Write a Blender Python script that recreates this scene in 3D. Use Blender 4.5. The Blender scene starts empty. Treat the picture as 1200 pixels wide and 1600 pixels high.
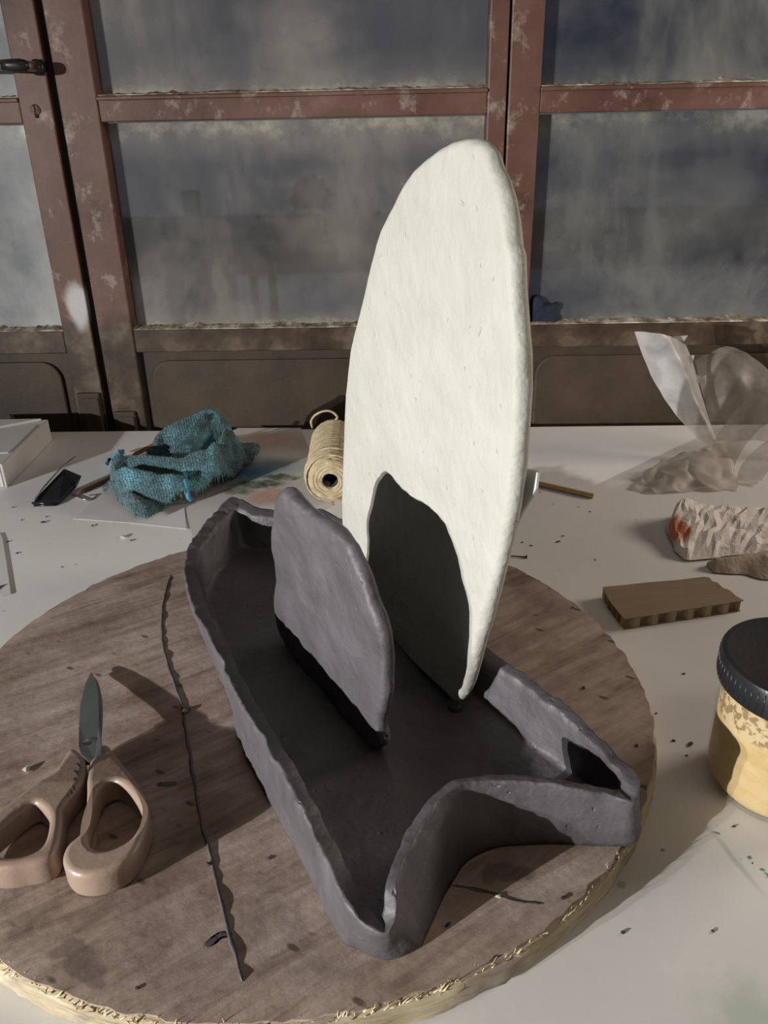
import bpy, bmesh, math, random
import numpy as np
from mathutils import Vector, Matrix, noise

# ------------------------------------------------------------------ camera
F, PITCH, ROLL, ZC = 1254.0, 0.44562, -0.0204, 0.425
CAM = Vector((0, 0, ZC))
FWD = Vector((0, math.cos(PITCH), -math.sin(PITCH)))
_r0 = Vector((1, 0, 0)); _u0 = _r0.cross(FWD)
RIGHT = _r0 * math.cos(ROLL) + _u0 * math.sin(ROLL)
UP = -_r0 * math.sin(ROLL) + _u0 * math.cos(ROLL)
SC = bpy.context.scene
COL = SC.collection
cd = bpy.data.cameras.new('camera')
cd.sensor_fit = 'VERTICAL'; cd.sensor_height = 32.0; cd.lens = F / 1600 * 32.0
cd.clip_start = 0.02; cd.clip_end = 100
cam = bpy.data.objects.new('camera', cd); COL.objects.link(cam)
M = Matrix((RIGHT, UP, -FWD)).transposed().to_4x4(); M.translation = CAM
cam.matrix_world = M
SC.camera = cam

# ------------------------------------------------------------------ world, lamps, exposure
W = bpy.data.worlds.new('night_sky'); SC.world = W; W.use_nodes = True
W.node_tree.nodes['Background'].inputs[0].default_value = (0.15, 0.165, 0.20, 1)
W.node_tree.nodes['Background'].inputs[1].default_value = 2.0
KEY_AZ, KEY_EL, KEY_D = math.radians(37), math.radians(9.8), 2.9
AIM = Vector((0.02, 0.52, 0.12))

def area_lamp(name, pos, aim, sx, sy, power, color, spread=180):
    ld = bpy.data.lights.new(name, 'AREA'); ld.shape = 'RECTANGLE'; ld.size = sx; ld.size_y = sy
    ld.energy = power; ld.color = color; ld.spread = math.radians(spread)
    o = bpy.data.objects.new(name, ld); COL.objects.link(o)
    o.location = pos
    o.rotation_euler = (Vector(aim) - Vector(pos)).to_track_quat('-Z', 'Y').to_euler()
    return o
kdir = Vector((math.cos(KEY_AZ) * math.cos(KEY_EL), math.sin(KEY_AZ) * math.cos(KEY_EL), -math.sin(KEY_EL)))
kside = Vector((-math.sin(KEY_AZ), math.cos(KEY_AZ), 0))
for i, s in enumerate((-0.075, 0.075)):
    area_lamp('floodlight', AIM - kdir * KEY_D + kside * s, AIM, 0.022, 0.022, (10.0, 3.6)[i], (1.0, 0.99, 0.97), 60)
area_lamp('side_fill', (1.55, 0.95, 0.60), (0.1, 0.5, 0), 0.5, 0.35, 10.5, (1.0, 0.87, 0.75))  # unseen fill light, added for warm ambient from the right rear
area_lamp('overhead_fill', (0.5, -0.6, 2.1), (0.3, 0.3, 0), 1.3, 0.3, 3.6, (1.0, 0.88, 0.74))  # unseen soft overhead light, added to lift the ambient level
SC.view_settings.view_transform = 'Standard'
SC.view_settings.look = 'None'
SC.view_settings.exposure = 0.0
SC.view_settings.gamma = 1.0
SC.view_settings.use_curve_mapping = False

# ------------------------------------------------------------------ helpers
def ray(px, py):
    return RIGHT * ((px - 600) / F) - UP * ((py - 800) / F) + FWD

def oz(px, py, z):
    """photo pixel -> point on the horizontal plane at height z"""
    d = ray(px, py); return CAM + d * ((z - ZC) / d.z)

def opl(px, py, a, n):
    d = ray(px, py); return CAM + d * ((Vector(a) - CAM).dot(n) / d.dot(n))

ORG = {}

def link(name, me, mat, parent=None, smooth=True):
    o = bpy.data.objects.new(name, me); COL.objects.link(o)
    if mat is not None and not me.materials: me.materials.append(mat)
    if smooth and len(me.polygons):
        me.polygons.foreach_set('use_smooth', [True] * len(me.polygons))
    if parent is not None: o.parent = parent
    return o

def mesh(name, verts, faces, mat, parent=None, smooth=True):
    """verts are world coordinates; a child is stored relative to its parent, a top-level one to its own base"""
    vs = np.array([tuple(v) for v in verts], float)
    if parent is not None:
        org = ORG[parent.name]
    else:
        lo, hi = vs.min(0), vs.max(0); org = np.array([(lo[0] + hi[0]) / 2, (lo[1] + hi[1]) / 2, lo[2]])
    me = bpy.data.meshes.new(name)
    me.from_pydata((vs - org).tolist(), [], faces); me.update()
    bm = bmesh.new(); bm.from_mesh(me); bmesh.ops.recalc_face_normals(bm, faces=bm.faces[:]); bm.to_mesh(me); bm.free()
    o = link(name, me, mat, parent, smooth)
    if parent is None: o.location = org.tolist()
    ORG[o.name] = org
    return o

def root(name, loc, label, cat, group=None):
    o = bpy.data.objects.new(name, None); COL.objects.link(o); o.location = loc
    o.empty_display_size = 0.02
    ORG[o.name] = np.array(loc, float)
    tag(o, label, cat, group); return o

def tag(o, label=None, cat=None, group=None, kind=None):
    if label: o['label'] = label
    if cat: o['category'] = cat
    if group: o['group'] = group
    if kind: o['kind'] = kind
    return o

def sharp(o, ang=35):
    me = o.data
    bm = bmesh.new(); bm.from_mesh(me)
    for e in bm.edges:
        if len(e.link_faces) == 2 and e.calc_face_angle(0) > math.radians(ang): e.smooth = False
    bm.to_mesh(me); bm.free(); return o

class MB:
    def __init__(s): s.v = []; s.f = []
    def add(s, v, f):
        n = len(s.v); s.v += [tuple(x) for x in v]; s.f += [tuple(i + n for i in q) for q in f]
    def box(s, lo, hi):
        x0, y0, z0 = lo; x1, y1, z1 = hi
        s.add([(x0, y0, z0), (x1, y0, z0), (x1, y1, z0), (x0, y1, z0), (x0, y0, z1), (x1, y0, z1), (x1, y1, z1), (x0, y1, z1)],
              [(0, 3, 2, 1), (4, 5, 6, 7), (0, 1, 5, 4), (1, 2, 6, 5), (2, 3, 7, 6), (3, 0, 4, 7)])
    def hexa(s, bot, top):
        n = len(bot)
        s.add(list(bot) + list(top), [tuple(range(n))[::-1], tuple(range(n, 2 * n))] + [(i, (i + 1) % n, n + (i + 1) % n, n + i) for i in range(n)])
    def tube(s, pts, rad, seg=8, cap=True):
        pts = [Vector(p) for p in pts]; n = len(pts)
        if not hasattr(rad, '__len__'): rad = [rad] * n
        vs = []; ref = None
        for i, p in enumerate(pts):
            t = (pts[min(i + 1, n - 1)] - pts[max(i - 1, 0)]).normalized()
            if ref is None:
                ref = t.orthogonal().normalized()
            ref = (ref - t * ref.dot(t)).normalized(); b = t.cross(ref)
            for k in range(seg):
                a = 2 * math.pi * k / seg
                vs.append(p + (ref * math.cos(a) + b * math.sin(a)) * rad[i])
        fs = [(i * seg + k, i * seg + (k + 1) % seg, (i + 1) * seg + (k + 1) % seg, (i + 1) * seg + k) for i in range(n - 1) for k in range(seg)]
        if cap: fs += [tuple(range(seg))[::-1], tuple(range((n - 1) * seg, n * seg))]
        s.add(vs, fs)
    def lathe(s, prof, c, seg=48, axis=None):
        """prof [(r, h)], revolved about axis (default up) through c"""
        c = Vector(c); ax = Vector(axis).normalized() if axis is not None else Vector((0, 0, 1))
        e1 = ax.orthogonal().normalized(); e2 = ax.cross(e1); n = len(prof); vs = []
        for r_, h in prof:
            for k in range(seg):
                a = 2 * math.pi * k / seg
                vs.append(c + ax * h + (e1 * math.cos(a) + e2 * math.sin(a)) * max(r_, 1e-5))
        s.add(vs, [(i * seg + k, i * seg + (k + 1) % seg, (i + 1) * seg + (k + 1) % seg, (i + 1) * seg + k) for i in range(n - 1) for k in range(seg)])
    def build(s, name, mat, parent=None, smooth=False):
        return mesh(name, s.v, s.f, mat, parent, smooth)

def bevel(o, w, seg=2, ang=40):
    bm = bmesh.new(); bm.from_mesh(o.data)
    es = [e for e in bm.edges if len(e.link_faces) == 2 and e.calc_face_angle(0) > math.radians(ang)]
    bmesh.ops.bevel(bm, geom=es, offset=w, segments=seg, profile=0.5, affect='EDGES', clamp_overlap=True)
    bm.to_mesh(o.data); bm.free()
    o.data.polygons.foreach_set('use_smooth', [False] * len(o.data.polygons))
    return o

def cat_closed(P, N):
    """Catmull-Rom through closed control points, resampled evenly to N (columns carry any attributes; first 3 measure length)"""
    P = np.array(P, float); n = len(P); out = []
    for i in range(n):
        p0, p1, p2, p3 = P[i - 1], P[i], P[(i + 1) % n], P[(i + 2) % n]
        for t in np.linspace(0, 1, 16, endpoint=False):
            out.append(0.5 * (2 * p1 + (p2 - p0) * t + (2 * p0 - 5 * p1 + 4 * p2 - p3) * t * t + (3 * p1 - p0 - 3 * p2 + p3) * t ** 3))
    out = np.array(out); out = np.vstack([out, out[:1]])
    L = np.r_[0, np.cumsum(np.linalg.norm(np.diff(out[:, :2], axis=0), axis=1) + 1e-9)]
    q = np.linspace(0, L[-1], N, endpoint=False)
    return np.stack([np.interp(q, L, out[:, k]) for k in range(P.shape[1])], 1)

def cat_open(P, per=8):
    P = [np.array(p, float) for p in P]; n = len(P); out = []
    for i in range(n - 1):
        p0 = P[max(i - 1, 0)]; p1 = P[i]; p2 = P[i + 1]; p3 = P[min(i + 2, n - 1)]
        for t in np.linspace(0, 1, per, endpoint=False):
            out.append(0.5 * (2 * p1 + (p2 - p0) * t + (2 * p0 - 5 * p1 + 4 * p2 - p3) * t * t + (3 * p1 - p0 - 3 * p2 + p3) * t ** 3))
    out.append(P[-1]); return out

def nz(v, f, o=0.0):
    return noise.noise(Vector((v[0] * f + o, v[1] * f + o * 1.7, v[2] * f - o)))

# ------------------------------------------------------------------ materials
def newmat(name):
    m = bpy.data.materials.new(name); m.use_nodes = True
    nt = m.node_tree; return m, nt, nt.nodes['Principled BSDF']

def N(nt, t, **kw):
    n = nt.nodes.new(t)
    for k, v in kw.items():
        if k in ('operation', 'blend_type', 'data_type', 'noise_dimensions', 'feature', 'interpolation_type', 'wave_type', 'bands_direction', 'musgrave_type', 'distance', 'clamp'):
            setattr(n, k, v)
        else:
            n.inputs[int(k[1:]) if k[0] == 'i' and k[1:].isdigit() else k].default_value = v
    return n

def ramp(nt, src, stops):
    r = nt.nodes.new('ShaderNodeValToRGB'); e = r.color_ramp.elements
    while len(e) < len(stops): e.new(0.5)
    for el, (p, c) in zip(e, stops):
        el.position = p; el.color = (*c, 1) if len(c) == 3 else c
    nt.links.new(src, r.inputs[0]); return r

def coords(nt, scale=(1, 1, 1), kind='Object', rot=(0, 0, 0), loc=(0, 0, 0)):
    tc = nt.nodes.new('ShaderNodeTexCoord'); src = tc.outputs[kind]
    if any(rot):
        m0 = nt.nodes.new('ShaderNodeMapping'); m0.inputs['Rotation'].default_value = rot; nt.links.new(src, m0.inputs[0]); src = m0.outputs[0]
    mp = nt.nodes.new('ShaderNodeMapping')
    mp.inputs['Scale'].default_value = scale; mp.inputs['Location'].default_value = loc
    nt.links.new(src, mp.inputs[0]); return mp.outputs[0]

def noise_tex(nt, co, scale, detail=4, rough=0.55, dist=0.0):
    n = N(nt, 'ShaderNodeTexNoise', Scale=scale, Detail=detail, Roughness=rough, Distortion=dist)
    nt.links.new(co, n.inputs['Vector']); return n.outputs['Fac']

def mixc(nt, fac, a, b, mode='MIX'):
    m = nt.nodes.new('ShaderNodeMix'); m.data_type = 'RGBA'; m.blend_type = mode
    for i, x in ((0, fac), (6, a), (7, b)):
        if isinstance(x, (int, float)): m.inputs[i].default_value = x
        elif isinstance(x, tuple): m.inputs[i].default_value = (*x, 1) if len(x) == 3 else x
        else: nt.links.new(x, m.inputs[i])
    return m.outputs[2]

def bump(nt, b, src, dist, strength=1.0, prev=None):
    n = N(nt, 'ShaderNodeBump', Strength=strength, Distance=dist)
    nt.links.new(src, n.inputs['Height'])
    if prev is not None: nt.links.new(prev, n.inputs['Normal'])
    nt.links.new(n.outputs[0], b.inputs['Normal']); return n.outputs[0]

def basic(name, stops, scale=20, rough=0.6, bumps=(), metal=0.0, spec=0.5, stretch=(1, 1, 1), detail=5, dist=0.0, rot=(0, 0, 0)):
    m, nt, b = newmat(name)
    co = coords(nt, stretch, rot=rot)
    r = ramp(nt, noise_tex(nt, co, scale, detail, dist=dist), stops)
    nt.links.new(r.outputs[0], b.inputs['Base Color'])
    b.inputs['Roughness'].default_value = rough; b.inputs['Metallic'].default_value = metal
    b.inputs['Specular IOR Level'].default_value = spec
    prev = None
    for sc_, d_ in bumps:
        prev = bump(nt, b, noise_tex(nt, co, sc_, 4), d_, 1.0, prev)
    return m, nt, b

def mask(nt, co, center, radii, soft=0.35):
    """soft elliptical spot in object coordinates"""
    s = nt.nodes.new('ShaderNodeVectorMath'); s.operation = 'SUBTRACT'; nt.links.new(co, s.inputs[0]); s.inputs[1].default_value = center
    d = nt.nodes.new('ShaderNodeVectorMath'); d.operation = 'DIVIDE'; nt.links.new(s.outputs[0], d.inputs[0]); d.inputs[1].default_value = radii
    l = nt.nodes.new('ShaderNodeVectorMath'); l.operation = 'LENGTH'; nt.links.new(d.outputs[0], l.inputs[0])
    mr = nt.nodes.new('ShaderNodeMapRange'); mr.interpolation_type = 'SMOOTHSTEP'
    nt.links.new(l.outputs['Value'], mr.inputs[0])
    mr.inputs[1].default_value = 1.0; mr.inputs[2].default_value = 1.0 - soft; mr.inputs[3].default_value = 0; mr.inputs[4].default_value = 1
    return mr.outputs[0]

def mul(nt, a, b):
    m = nt.nodes.new('ShaderNodeMath'); m.operation = 'MULTIPLY'
    for i, x in enumerate((a, b)):
        if isinstance(x, (int, float)): m.inputs[i].default_value = x
        else: nt.links.new(x, m.inputs[i])
    return m.outputs[0]

def warp(nt, co, scale, amt):
    n = N(nt, 'ShaderNodeTexNoise', Scale=scale, Detail=4)
    nt.links.new(co, n.inputs['Vector'])
    s = nt.nodes.new('ShaderNodeVectorMath'); s.operation = 'SUBTRACT'; nt.links.new(n.outputs['Color'], s.inputs[0]); s.inputs[1].default_value = (.5, .5, .5)
    k = nt.nodes.new('ShaderNodeVectorMath'); k.operation = 'SCALE'; nt.links.new(s.outputs[0], k.inputs[0]); k.inputs['Scale'].default_value = amt
    a = nt.nodes.new('ShaderNodeVectorMath'); a.operation = 'ADD'; nt.links.new(k.outputs[0], a.inputs[0]); nt.links.new(co, a.inputs[1])
    return a.outputs[0]

# --- clay
def clay_mat(name, c0, c1, c2, rough, spec):
    m, nt, b = newmat(name)
    co = coords(nt)
    n1 = noise_tex(nt, co, 22, 5, .6)
    r = ramp(nt, n1, [(.3, c0), (.5, c1), (.72, c2)])
    nt.links.new(r.outputs[0], b.inputs['Base Color'])
    b.inputs['Roughness'].default_value = rough; b.inputs['Specular IOR Level'].default_value = spec
    p = bump(nt, b, noise_tex(nt, co, 45, 3), .0035, .8)
    v = N(nt, 'ShaderNodeTexVoronoi', Scale=70.0); nt.links.new(warp(nt, co, 30, .03), v.inputs['Vector'])
    vr = ramp(nt, v.outputs['Distance'], [(0, (0, 0, 0)), (.12, (1, 1, 1))])
    p = bump(nt, b, vr.outputs[0], .002, .6, p)
    p = bump(nt, b, noise_tex(nt, co, 260, 3), .0006, .8, p)
    return m
CLAY = clay_mat('dark_clay', (.058, .051, .055), (.080, .072, .079), (.106, .096, .106), .6, .8)
WCLAY = clay_mat('white_clay', (.465, .46, .405), (.495, .49, .44), (.525, .52, .475), .6, .3)
# --- board
def veneer():
    m, nt, b = newmat('worn_plywood_face')
    co = coords(nt, (1.0, 7, 1), rot=(0, 0, math.radians(-33)))
    g = noise_tex(nt, co, 11, 8, .65, .5)
    r = ramp(nt, g, [(.28, (.20, .145, .115)), (.45, (.36, .275, .225)), (.6, (.46, .365, .31)), (.8, (.58, .485, .42))])
    co2 = coords(nt)
    blot = ramp(nt, noise_tex(nt, co2, 13, 8, .68), [(.36, (.50, .42, .37)), (.5, (.85, .82, .8)), (.66, (1.15, 1.15, 1.15))])
    c = mixc(nt, .75, r.outputs[0], blot.outputs[0], 'MULTIPLY')
    # grey clay smears and dark specks, with shapes of their own
    w = warp(nt, co2, 18, .06)
    smear = ramp(nt, noise_tex(nt, w, 16, 6, .6), [(.60, (0, 0, 0)), (.70, (1, 1, 1))])
    c = mixc(nt, mul(nt, smear.outputs[0], .45), c, (.21, .17, .17))
    sp = N(nt, 'ShaderNodeTexVoronoi', Scale=24.0); nt.links.new(coords(nt, (1, 2.2, 1), rot=(0, 0, .5)), sp.inputs['Vector'])
    spr = ramp(nt, sp.outputs['Distance'], [(.07, (1, 1, 1)), (.12, (0, 0, 0))])
    c = mixc(nt, mul(nt, spr.outputs[0], .75), c, (.05, .036, .03))
    # board object coordinates: origin at the board centre
    scr = ramp(nt, noise_tex(nt, coords(nt, (1, 16, 1), rot=(0, 0, math.radians(-30))), 38, 4, .7), [(.66, (0, 0, 0)), (.72, (1, 1, 1))])
    c = mixc(nt, mul(nt, scr.outputs[0], .4), c, (.55, .47, .42))
    for (x, y, rx, ry) in [(*(oz(145, 1500, .025) - BC).xy, .011, .010), (*(oz(120, 1472, .025) - BC).xy, .014, .009), (*(oz(800, 1370, .025) - BC).xy, .02, .012)]:
        c = mixc(nt, mul(nt, mask(nt, w, (x, y, 0.025), (rx, ry, 1), .4), .55), c, (.085, .07, .068))
    nt.links.new(c, b.inputs['Base Color'])
    b.inputs['Roughness'].default_value = .62; b.inputs['Specular IOR Level'].default_value = .3
    p = bump(nt, b, g, .0012, .7)
    bump(nt, b, noise_tex(nt, co2, 130, 5), .0008, .6, p)
    return m
BC = Vector((-.0718, .521, 0))
VENEER = veneer()
def plyedge():
    m, nt, b = newmat('raw_plywood_edge')
    co = coords(nt, (1, 1, 12))
    g = noise_tex(nt, co, 28, 7, .7, .4)
    r = ramp(nt, g, [(.28, (.22, .15, .08)), (.4, (.47, .375, .23)), (.6, (.60, .52, .36)), (.8, (.68, .62, .48))])
    c2 = ramp(nt, noise_tex(nt, coords(nt), 26, 4), [(.56, (0, 0, 0)), (.64, (1, 1, 1))])
    c = mixc(nt, mul(nt, c2.outputs[0], .6), r.outputs[0], (.26, .21, .19))
    nt.links.new(c, b.inputs['Base Color']); b.inputs['Roughness'].default_value = .75
    bump(nt, b, g, .003, .8)
    return m
PLYEDGE = plyedge()
SPLINTER, _, _ = basic('splinter_wood', [(.3, (.55, .43, .25)), (.7, (.78, .66, .44))], 60, .8)
# --- table: white laminate with stains
def table_mat():
    m, nt, b = newmat('white_laminate')
    co = coords(nt, kind='Object')
    r = ramp(nt, noise_tex(nt, co, 5, 5), [(.3, (.74, .72, .69)), (.7, (.81, .80, .785))])
    c = r.outputs[0]
    w = warp(nt, co, 40, .02)
    sp = N(nt, 'ShaderNodeTexVoronoi', Scale=38.0); nt.links.new(w, sp.inputs['Vector'])
    spr = ramp(nt, sp.outputs['Distance'], [(.05, (1, 1, 1)), (.085, (0, 0, 0))])
    gate = ramp(nt, noise_tex(nt, co, 7, 2), [(.48, (0, 0, 0)), (.56, (1, 1, 1))])
    c = mixc(nt, mul(nt, mul(nt, spr.outputs[0], gate.outputs[0]), .75), c, (.13, .115, .10))
    def P(px, py):
        q = oz(px, py, 0); return (q.x - TO.x, q.y - TO.y, 0)
    w2 = warp(nt, co, 60, .035)
    for (px, py, rx, ry, col, s, k) in [(1160, 1395, .012, .003, (.03, .27, .16), .3, .0), (1163, 1331, .0022, .0022, (.02, .25, .13), .5, .9), (1198, 1372, .004, .003, (.02, .30, .19), .5, .9),
                                   (1180, 1590, .035, .03, (.40, .52, .38), .9, .55), (1175, 1346, .0014, .0018, (.02, .05, .04), .5, .9)]:
        c = mixc(nt, mul(nt, mask(nt, w2, P(px, py), (rx, ry, 1), s), k), c, col)
    # greenish chalky line, rotated coordinates along the line
    a = oz(1100, 1285, 0); e = oz(1200, 1405, 0); d = (e - a); ang = math.atan2(d.y, d.x); mid = (a + e) / 2
    vr = nt.nodes.new('ShaderNodeVectorRotate'); vr.rotation_type = 'Z_AXIS'
    nt.links.new(warp(nt, co, 25, .006), vr.inputs[0]); vr.inputs['Center'].default_value = (mid.x - TO.x, mid.y - TO.y, 0); vr.inputs['Angle'].default_value = -ang
    c = mixc(nt, mul(nt, mask(nt, vr.outputs[0], (mid.x - TO.x, mid.y - TO.y, 0), (d.length * .62, .0035, 1), .9), .55), c, (.36, .47, .38))
    nt.links.new(c, b.inputs['Base Color'])
    b.inputs['Roughness'].default_value = .5; b.inputs['Specular IOR Level'].default_value = .3
    bump(nt, b, noise_tex(nt, co, 40, 4), .0004, .5)
    return m
TO = Vector((0, .44, 0))
TABLE = table_mat()
METAL_LEG, _, _ = basic('grey_steel', [(.3, (.25, .25, .25)), (.7, (.32, .32, .32))], 30, .4, metal=.8)
# --- door
def paint_mat(pale_patch):
    m, nt, b = newmat('red_oxide_paint')
    co = coords(nt)
    big = ramp(nt, noise_tex(nt, co, 7, 6, .6), [(.3, (.062, .029, .022)), (.45, (.125, .058, .046)), (.6, (.165, .085, .071)), (.8, (.23, .14, .125))])
    rust = ramp(nt, noise_tex(nt, coords(nt, (1, 1, 1.6)), 16, 8, .68), [(.47, (0, 0, 0)), (.62, (1, 1, 1))])
    c = mixc(nt, mul(nt, rust.outputs[0], .75), big.outputs[0], (.12, .065, .035))
    chip = ramp(nt, noise_tex(nt, coords(nt, (1, 1, .8)), 26, 9, .76), [(.555, (0, 0, 0)), (.66, (1, 1, 1))])
    c = mixc(nt, mul(nt, chip.outputs[0], .6), c, (.40, .34, .28))
    # muddy splash-back below the panes: brown band with a ragged top
    sep = nt.nodes.new('ShaderNodeSeparateXYZ'); nt.links.new(warp(nt, co, 12, .07), sep.inputs[0])
    mr = nt.nodes.new('ShaderNodeMapRange'); mr.interpolation_type = 'SMOOTHSTEP'; nt.links.new(sep.outputs[2], mr.inputs[0])
    mr.inputs[1].default_value = .19 - DZ; mr.inputs[2].default_value = .15 - DZ; mr.inputs[3].default_value = 0; mr.inputs[4].default_value = .9
    c = mixc(nt, mr.outputs[0], c, ramp(nt, noise_tex(nt, co, 18, 6, .6), [(.36, (.026, .017, .011)), (.5, (.06, .041, .026)), (.62, (.13, .10, .07)), (.72, (.22, .175, .125))]).outputs[0])
    # whitish patch mixed into the left leaf's stile colour
    if pale_patch: c = mixc(nt, mul(nt, mask(nt, warp(nt, co, 14, .04), (.292, -.02, .190 - DZ), (.026, .2, .046), .5), .85), c, (.58, .57, .56))
    nt.links.new(c, b.inputs['Base Color']); b.inputs['Roughness'].default_value = .5; b.inputs['Specular IOR Level'].default_value = .35
    bump(nt, b, noise_tex(nt, co, 60, 5), .0006, .6)
    return m
DZ = -.76
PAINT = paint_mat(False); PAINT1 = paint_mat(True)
def panel_mat():
    m, nt, b = newmat('muddy_steel_panel')
    co = coords(nt)
    r = ramp(nt, noise_tex(nt, co, 6, 7, .6), [(.3, (.028, .018, .010)), (.5, (.048, .031, .018)), (.72, (.085, .056, .031))])
    sp = ramp(nt, noise_tex(nt, coords(nt, (1, 1, .7)), 20, 6, .6), [(.58, (0, 0, 0)), (.68, (1, 1, 1))])
    c = mixc(nt, mul(nt, sp.outputs[0], .4), r.outputs[0], (.035, .022, .016))
    nt.links.new(c, b.inputs['Base Color']); b.inputs['Roughness'].default_value = .65
    bump(nt, b, noise_tex(nt, co, 30, 4), .002, .6)
    return m
PANEL = panel_mat()
PUTTY, _, _ = basic('cracked_putty', [(.35, (.10, .07, .04)), (.5, (.30, .26, .19)), (.62, (.55, .52, .45))], 45, .85, bumps=((60, .004),), detail=7)
BLACKGAP, _, _ = basic('gap_black', [(.3, (.012, .012, .012)), (.7, (.02, .02, .02))], 20, .7)  # near black: shade in the door gaps, also keyhole and scissors details
def glass_mat(name, dust, edge, clear, tint, seed):
    """grimy window glass: dust film over clear glass"""
    m, nt, b = newmat(name)
    out = nt.nodes['Material Output']
    co = coords(nt, loc=(seed, seed * .7, seed * .3))
    big = noise_tex(nt, coords(nt, (1, 1, .55), loc=(seed, 0, seed)), 5, 5, .6, .4)
    streak = noise_tex(nt, coords(nt, (3.2, 3.2, .7), loc=(seed, 0, 0)), 6, 6, .62, .5)
    fine = noise_tex(nt, co, 70, 6, .7)
    col = ramp(nt, big, [(.3, tuple(x * .55 for x in dust)), (.5, dust), (.7, edge)])
    c = mixc(nt, .5, col.outputs[0], ramp(nt, streak, [(.35, (.55, .55, .6)), (.65, (1.15, 1.12, 1.05))]).outputs[0], 'MULTIPLY')
    hz = ramp(nt, noise_tex(nt, coords(nt, (1, 1, 1.3), loc=(seed * 2, 1, seed)), 3.4, 6, .62), [(.46, (0, 0, 0)), (.66, (1, 1, 1))])
    c = mixc(nt, mul(nt, hz.outputs[0], .7), c, edge)
    chip = ramp(nt, fine, [(.70, (0, 0, 0)), (.76, (1, 1, 1))])
    c = mixc(nt, mul(nt, chip.outputs[0], .35), c, (.6, .6, .6))
    # grime gathers along the top and bottom of the pane (generated z)
    tg = nt.nodes.new('ShaderNodeTexCoord'); sp = nt.nodes.new('ShaderNodeSeparateXYZ'); nt.links.new(tg.outputs['Generated'], sp.inputs[0])
    tr = ramp(nt, sp.outputs[2], [(0, (1, 1, 1)), (.07, (.25, .25, .25)), (.14, (0, 0, 0)), (.80, (0, 0, 0)), (.97, (1, 1, 1))])
    g = mul(nt, tr.outputs[0], ramp(nt, noise_tex(nt, co, 18, 6, .7), [(.3, (.25, .25, .25)), (.62, (1, 1, 1))]).outputs[0])
    c = mixc(nt, g, c, edge)
    nt.links.new(c, b.inputs['Base Color']); b.inputs['Roughness'].default_value = .55; b.inputs['Specular IOR Level'].default_value = .3
    tb = nt.nodes.new('ShaderNodeBsdfRefraction'); tb.inputs[0].default_value = (*tint, 1); tb.inputs['Roughness'].default_value = .12; tb.inputs['IOR'].default_value = 1.10
    gl = nt.nodes.new('ShaderNodeBsdfGlossy'); gl.inputs['Roughness'].default_value = .12
    mg = nt.nodes.new('ShaderNodeMixShader'); mg.inputs[0].default_value = .05; nt.links.new(tb.outputs[0], mg.inputs[1]); nt.links.new(gl.outputs[0], mg.inputs[2])
    ms = nt.nodes.new('ShaderNodeMixShader')
    cf = ramp(nt, big, [(.3, (max(0, .9 - clear),) * 3), (.7, (min(1, 1.2 - clear),) * 3)])
    mx = nt.nodes.new('ShaderNodeMath'); mx.operation = 'MAXIMUM'; nt.links.new(cf.outputs[0], mx.inputs[0]); nt.links.new(g, mx.inputs[1])
    nt.links.new(mx.outputs[0], ms.inputs[0]); nt.links.new(mg.outputs[0], ms.inputs[1]); nt.links.new(b.outputs[0], ms.inputs[2])
    nt.links.new(ms.outputs[0], out.inputs['Surface'])
    return m

# ------------------------------------------------------------------ the room
YAW = -0.0290
YD = 1.235                       # the doors' front plane at x = 0
DU = Vector((math.cos(YAW), math.sin(YAW), 0)); DN = Vector((-math.sin(YAW), math.cos(YAW), 0))
def dpt(u, w, z):
    """door coordinates: u along the wall, w into the wall, z up -> world"""
    p = Vector((0, YD, 0)) + DU * u + DN * w; return (p.x, p.y, z)
def dbox(mb, u0, u1, w0, w1, z0, z1):
    mb.hexa([dpt(u0, w0, z0), dpt(u1, w0, z0), dpt(u1, w1, z0), dpt(u0, w1, z0)], [dpt(u0, w0, z1), dpt(u1, w0, z1), dpt(u1, w1, z1), dpt(u0, w1, z1)])
FLOOR_Z = -.76
WALLM, _, _ = basic('plaster', [(.3, (.15, .135, .115)), (.7, (.19, .17, .145))], 6, .9, bumps=((40, .002),))
FLOORM, _, _ = basic('concrete_floor', [(.3, (.16, .15, .14)), (.7, (.24, .225, .21))], 8, .8, bumps=((60, .002),))
def struct(name, mb, mat):
    o = mb.build(name, mat); o['kind'] = 'structure'; return o
mb = MB(); mb.box((-4.3, -3.6, FLOOR_Z - .1), (3.2, 1.5, FLOOR_Z)); struct('floor', mb, FLOORM)
mb = MB(); mb.box((-4.3, -3.6, 2.3), (3.2, 1.5, 2.4)); struct('ceiling', mb, WALLM)
mb = MB(); mb.box((-4.4, -3.6, FLOOR_Z), (-4.3, 1.5, 2.3)); struct('wall_left', mb, WALLM)
mb = MB(); mb.box((3.2, -3.6, FLOOR_Z), (3.3, 1.5, 2.3)); struct('wall_right', mb, WALLM)
mb = MB(); mb.box((-4.3, -3.7, FLOOR_Z), (3.2, -3.6, 2.3)); struct('wall_front', mb, WALLM)
mb = MB(); dbox(mb, -4.3, -1.07, 0, .12, FLOOR_Z, 2.3); dbox(mb, .80, 3.2, 0, .12, FLOOR_Z, 2.3); dbox(mb, -1.07, .80, 0, .12, 1.32, 2.3)
struct('wall_back', mb, WALLM)

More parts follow.
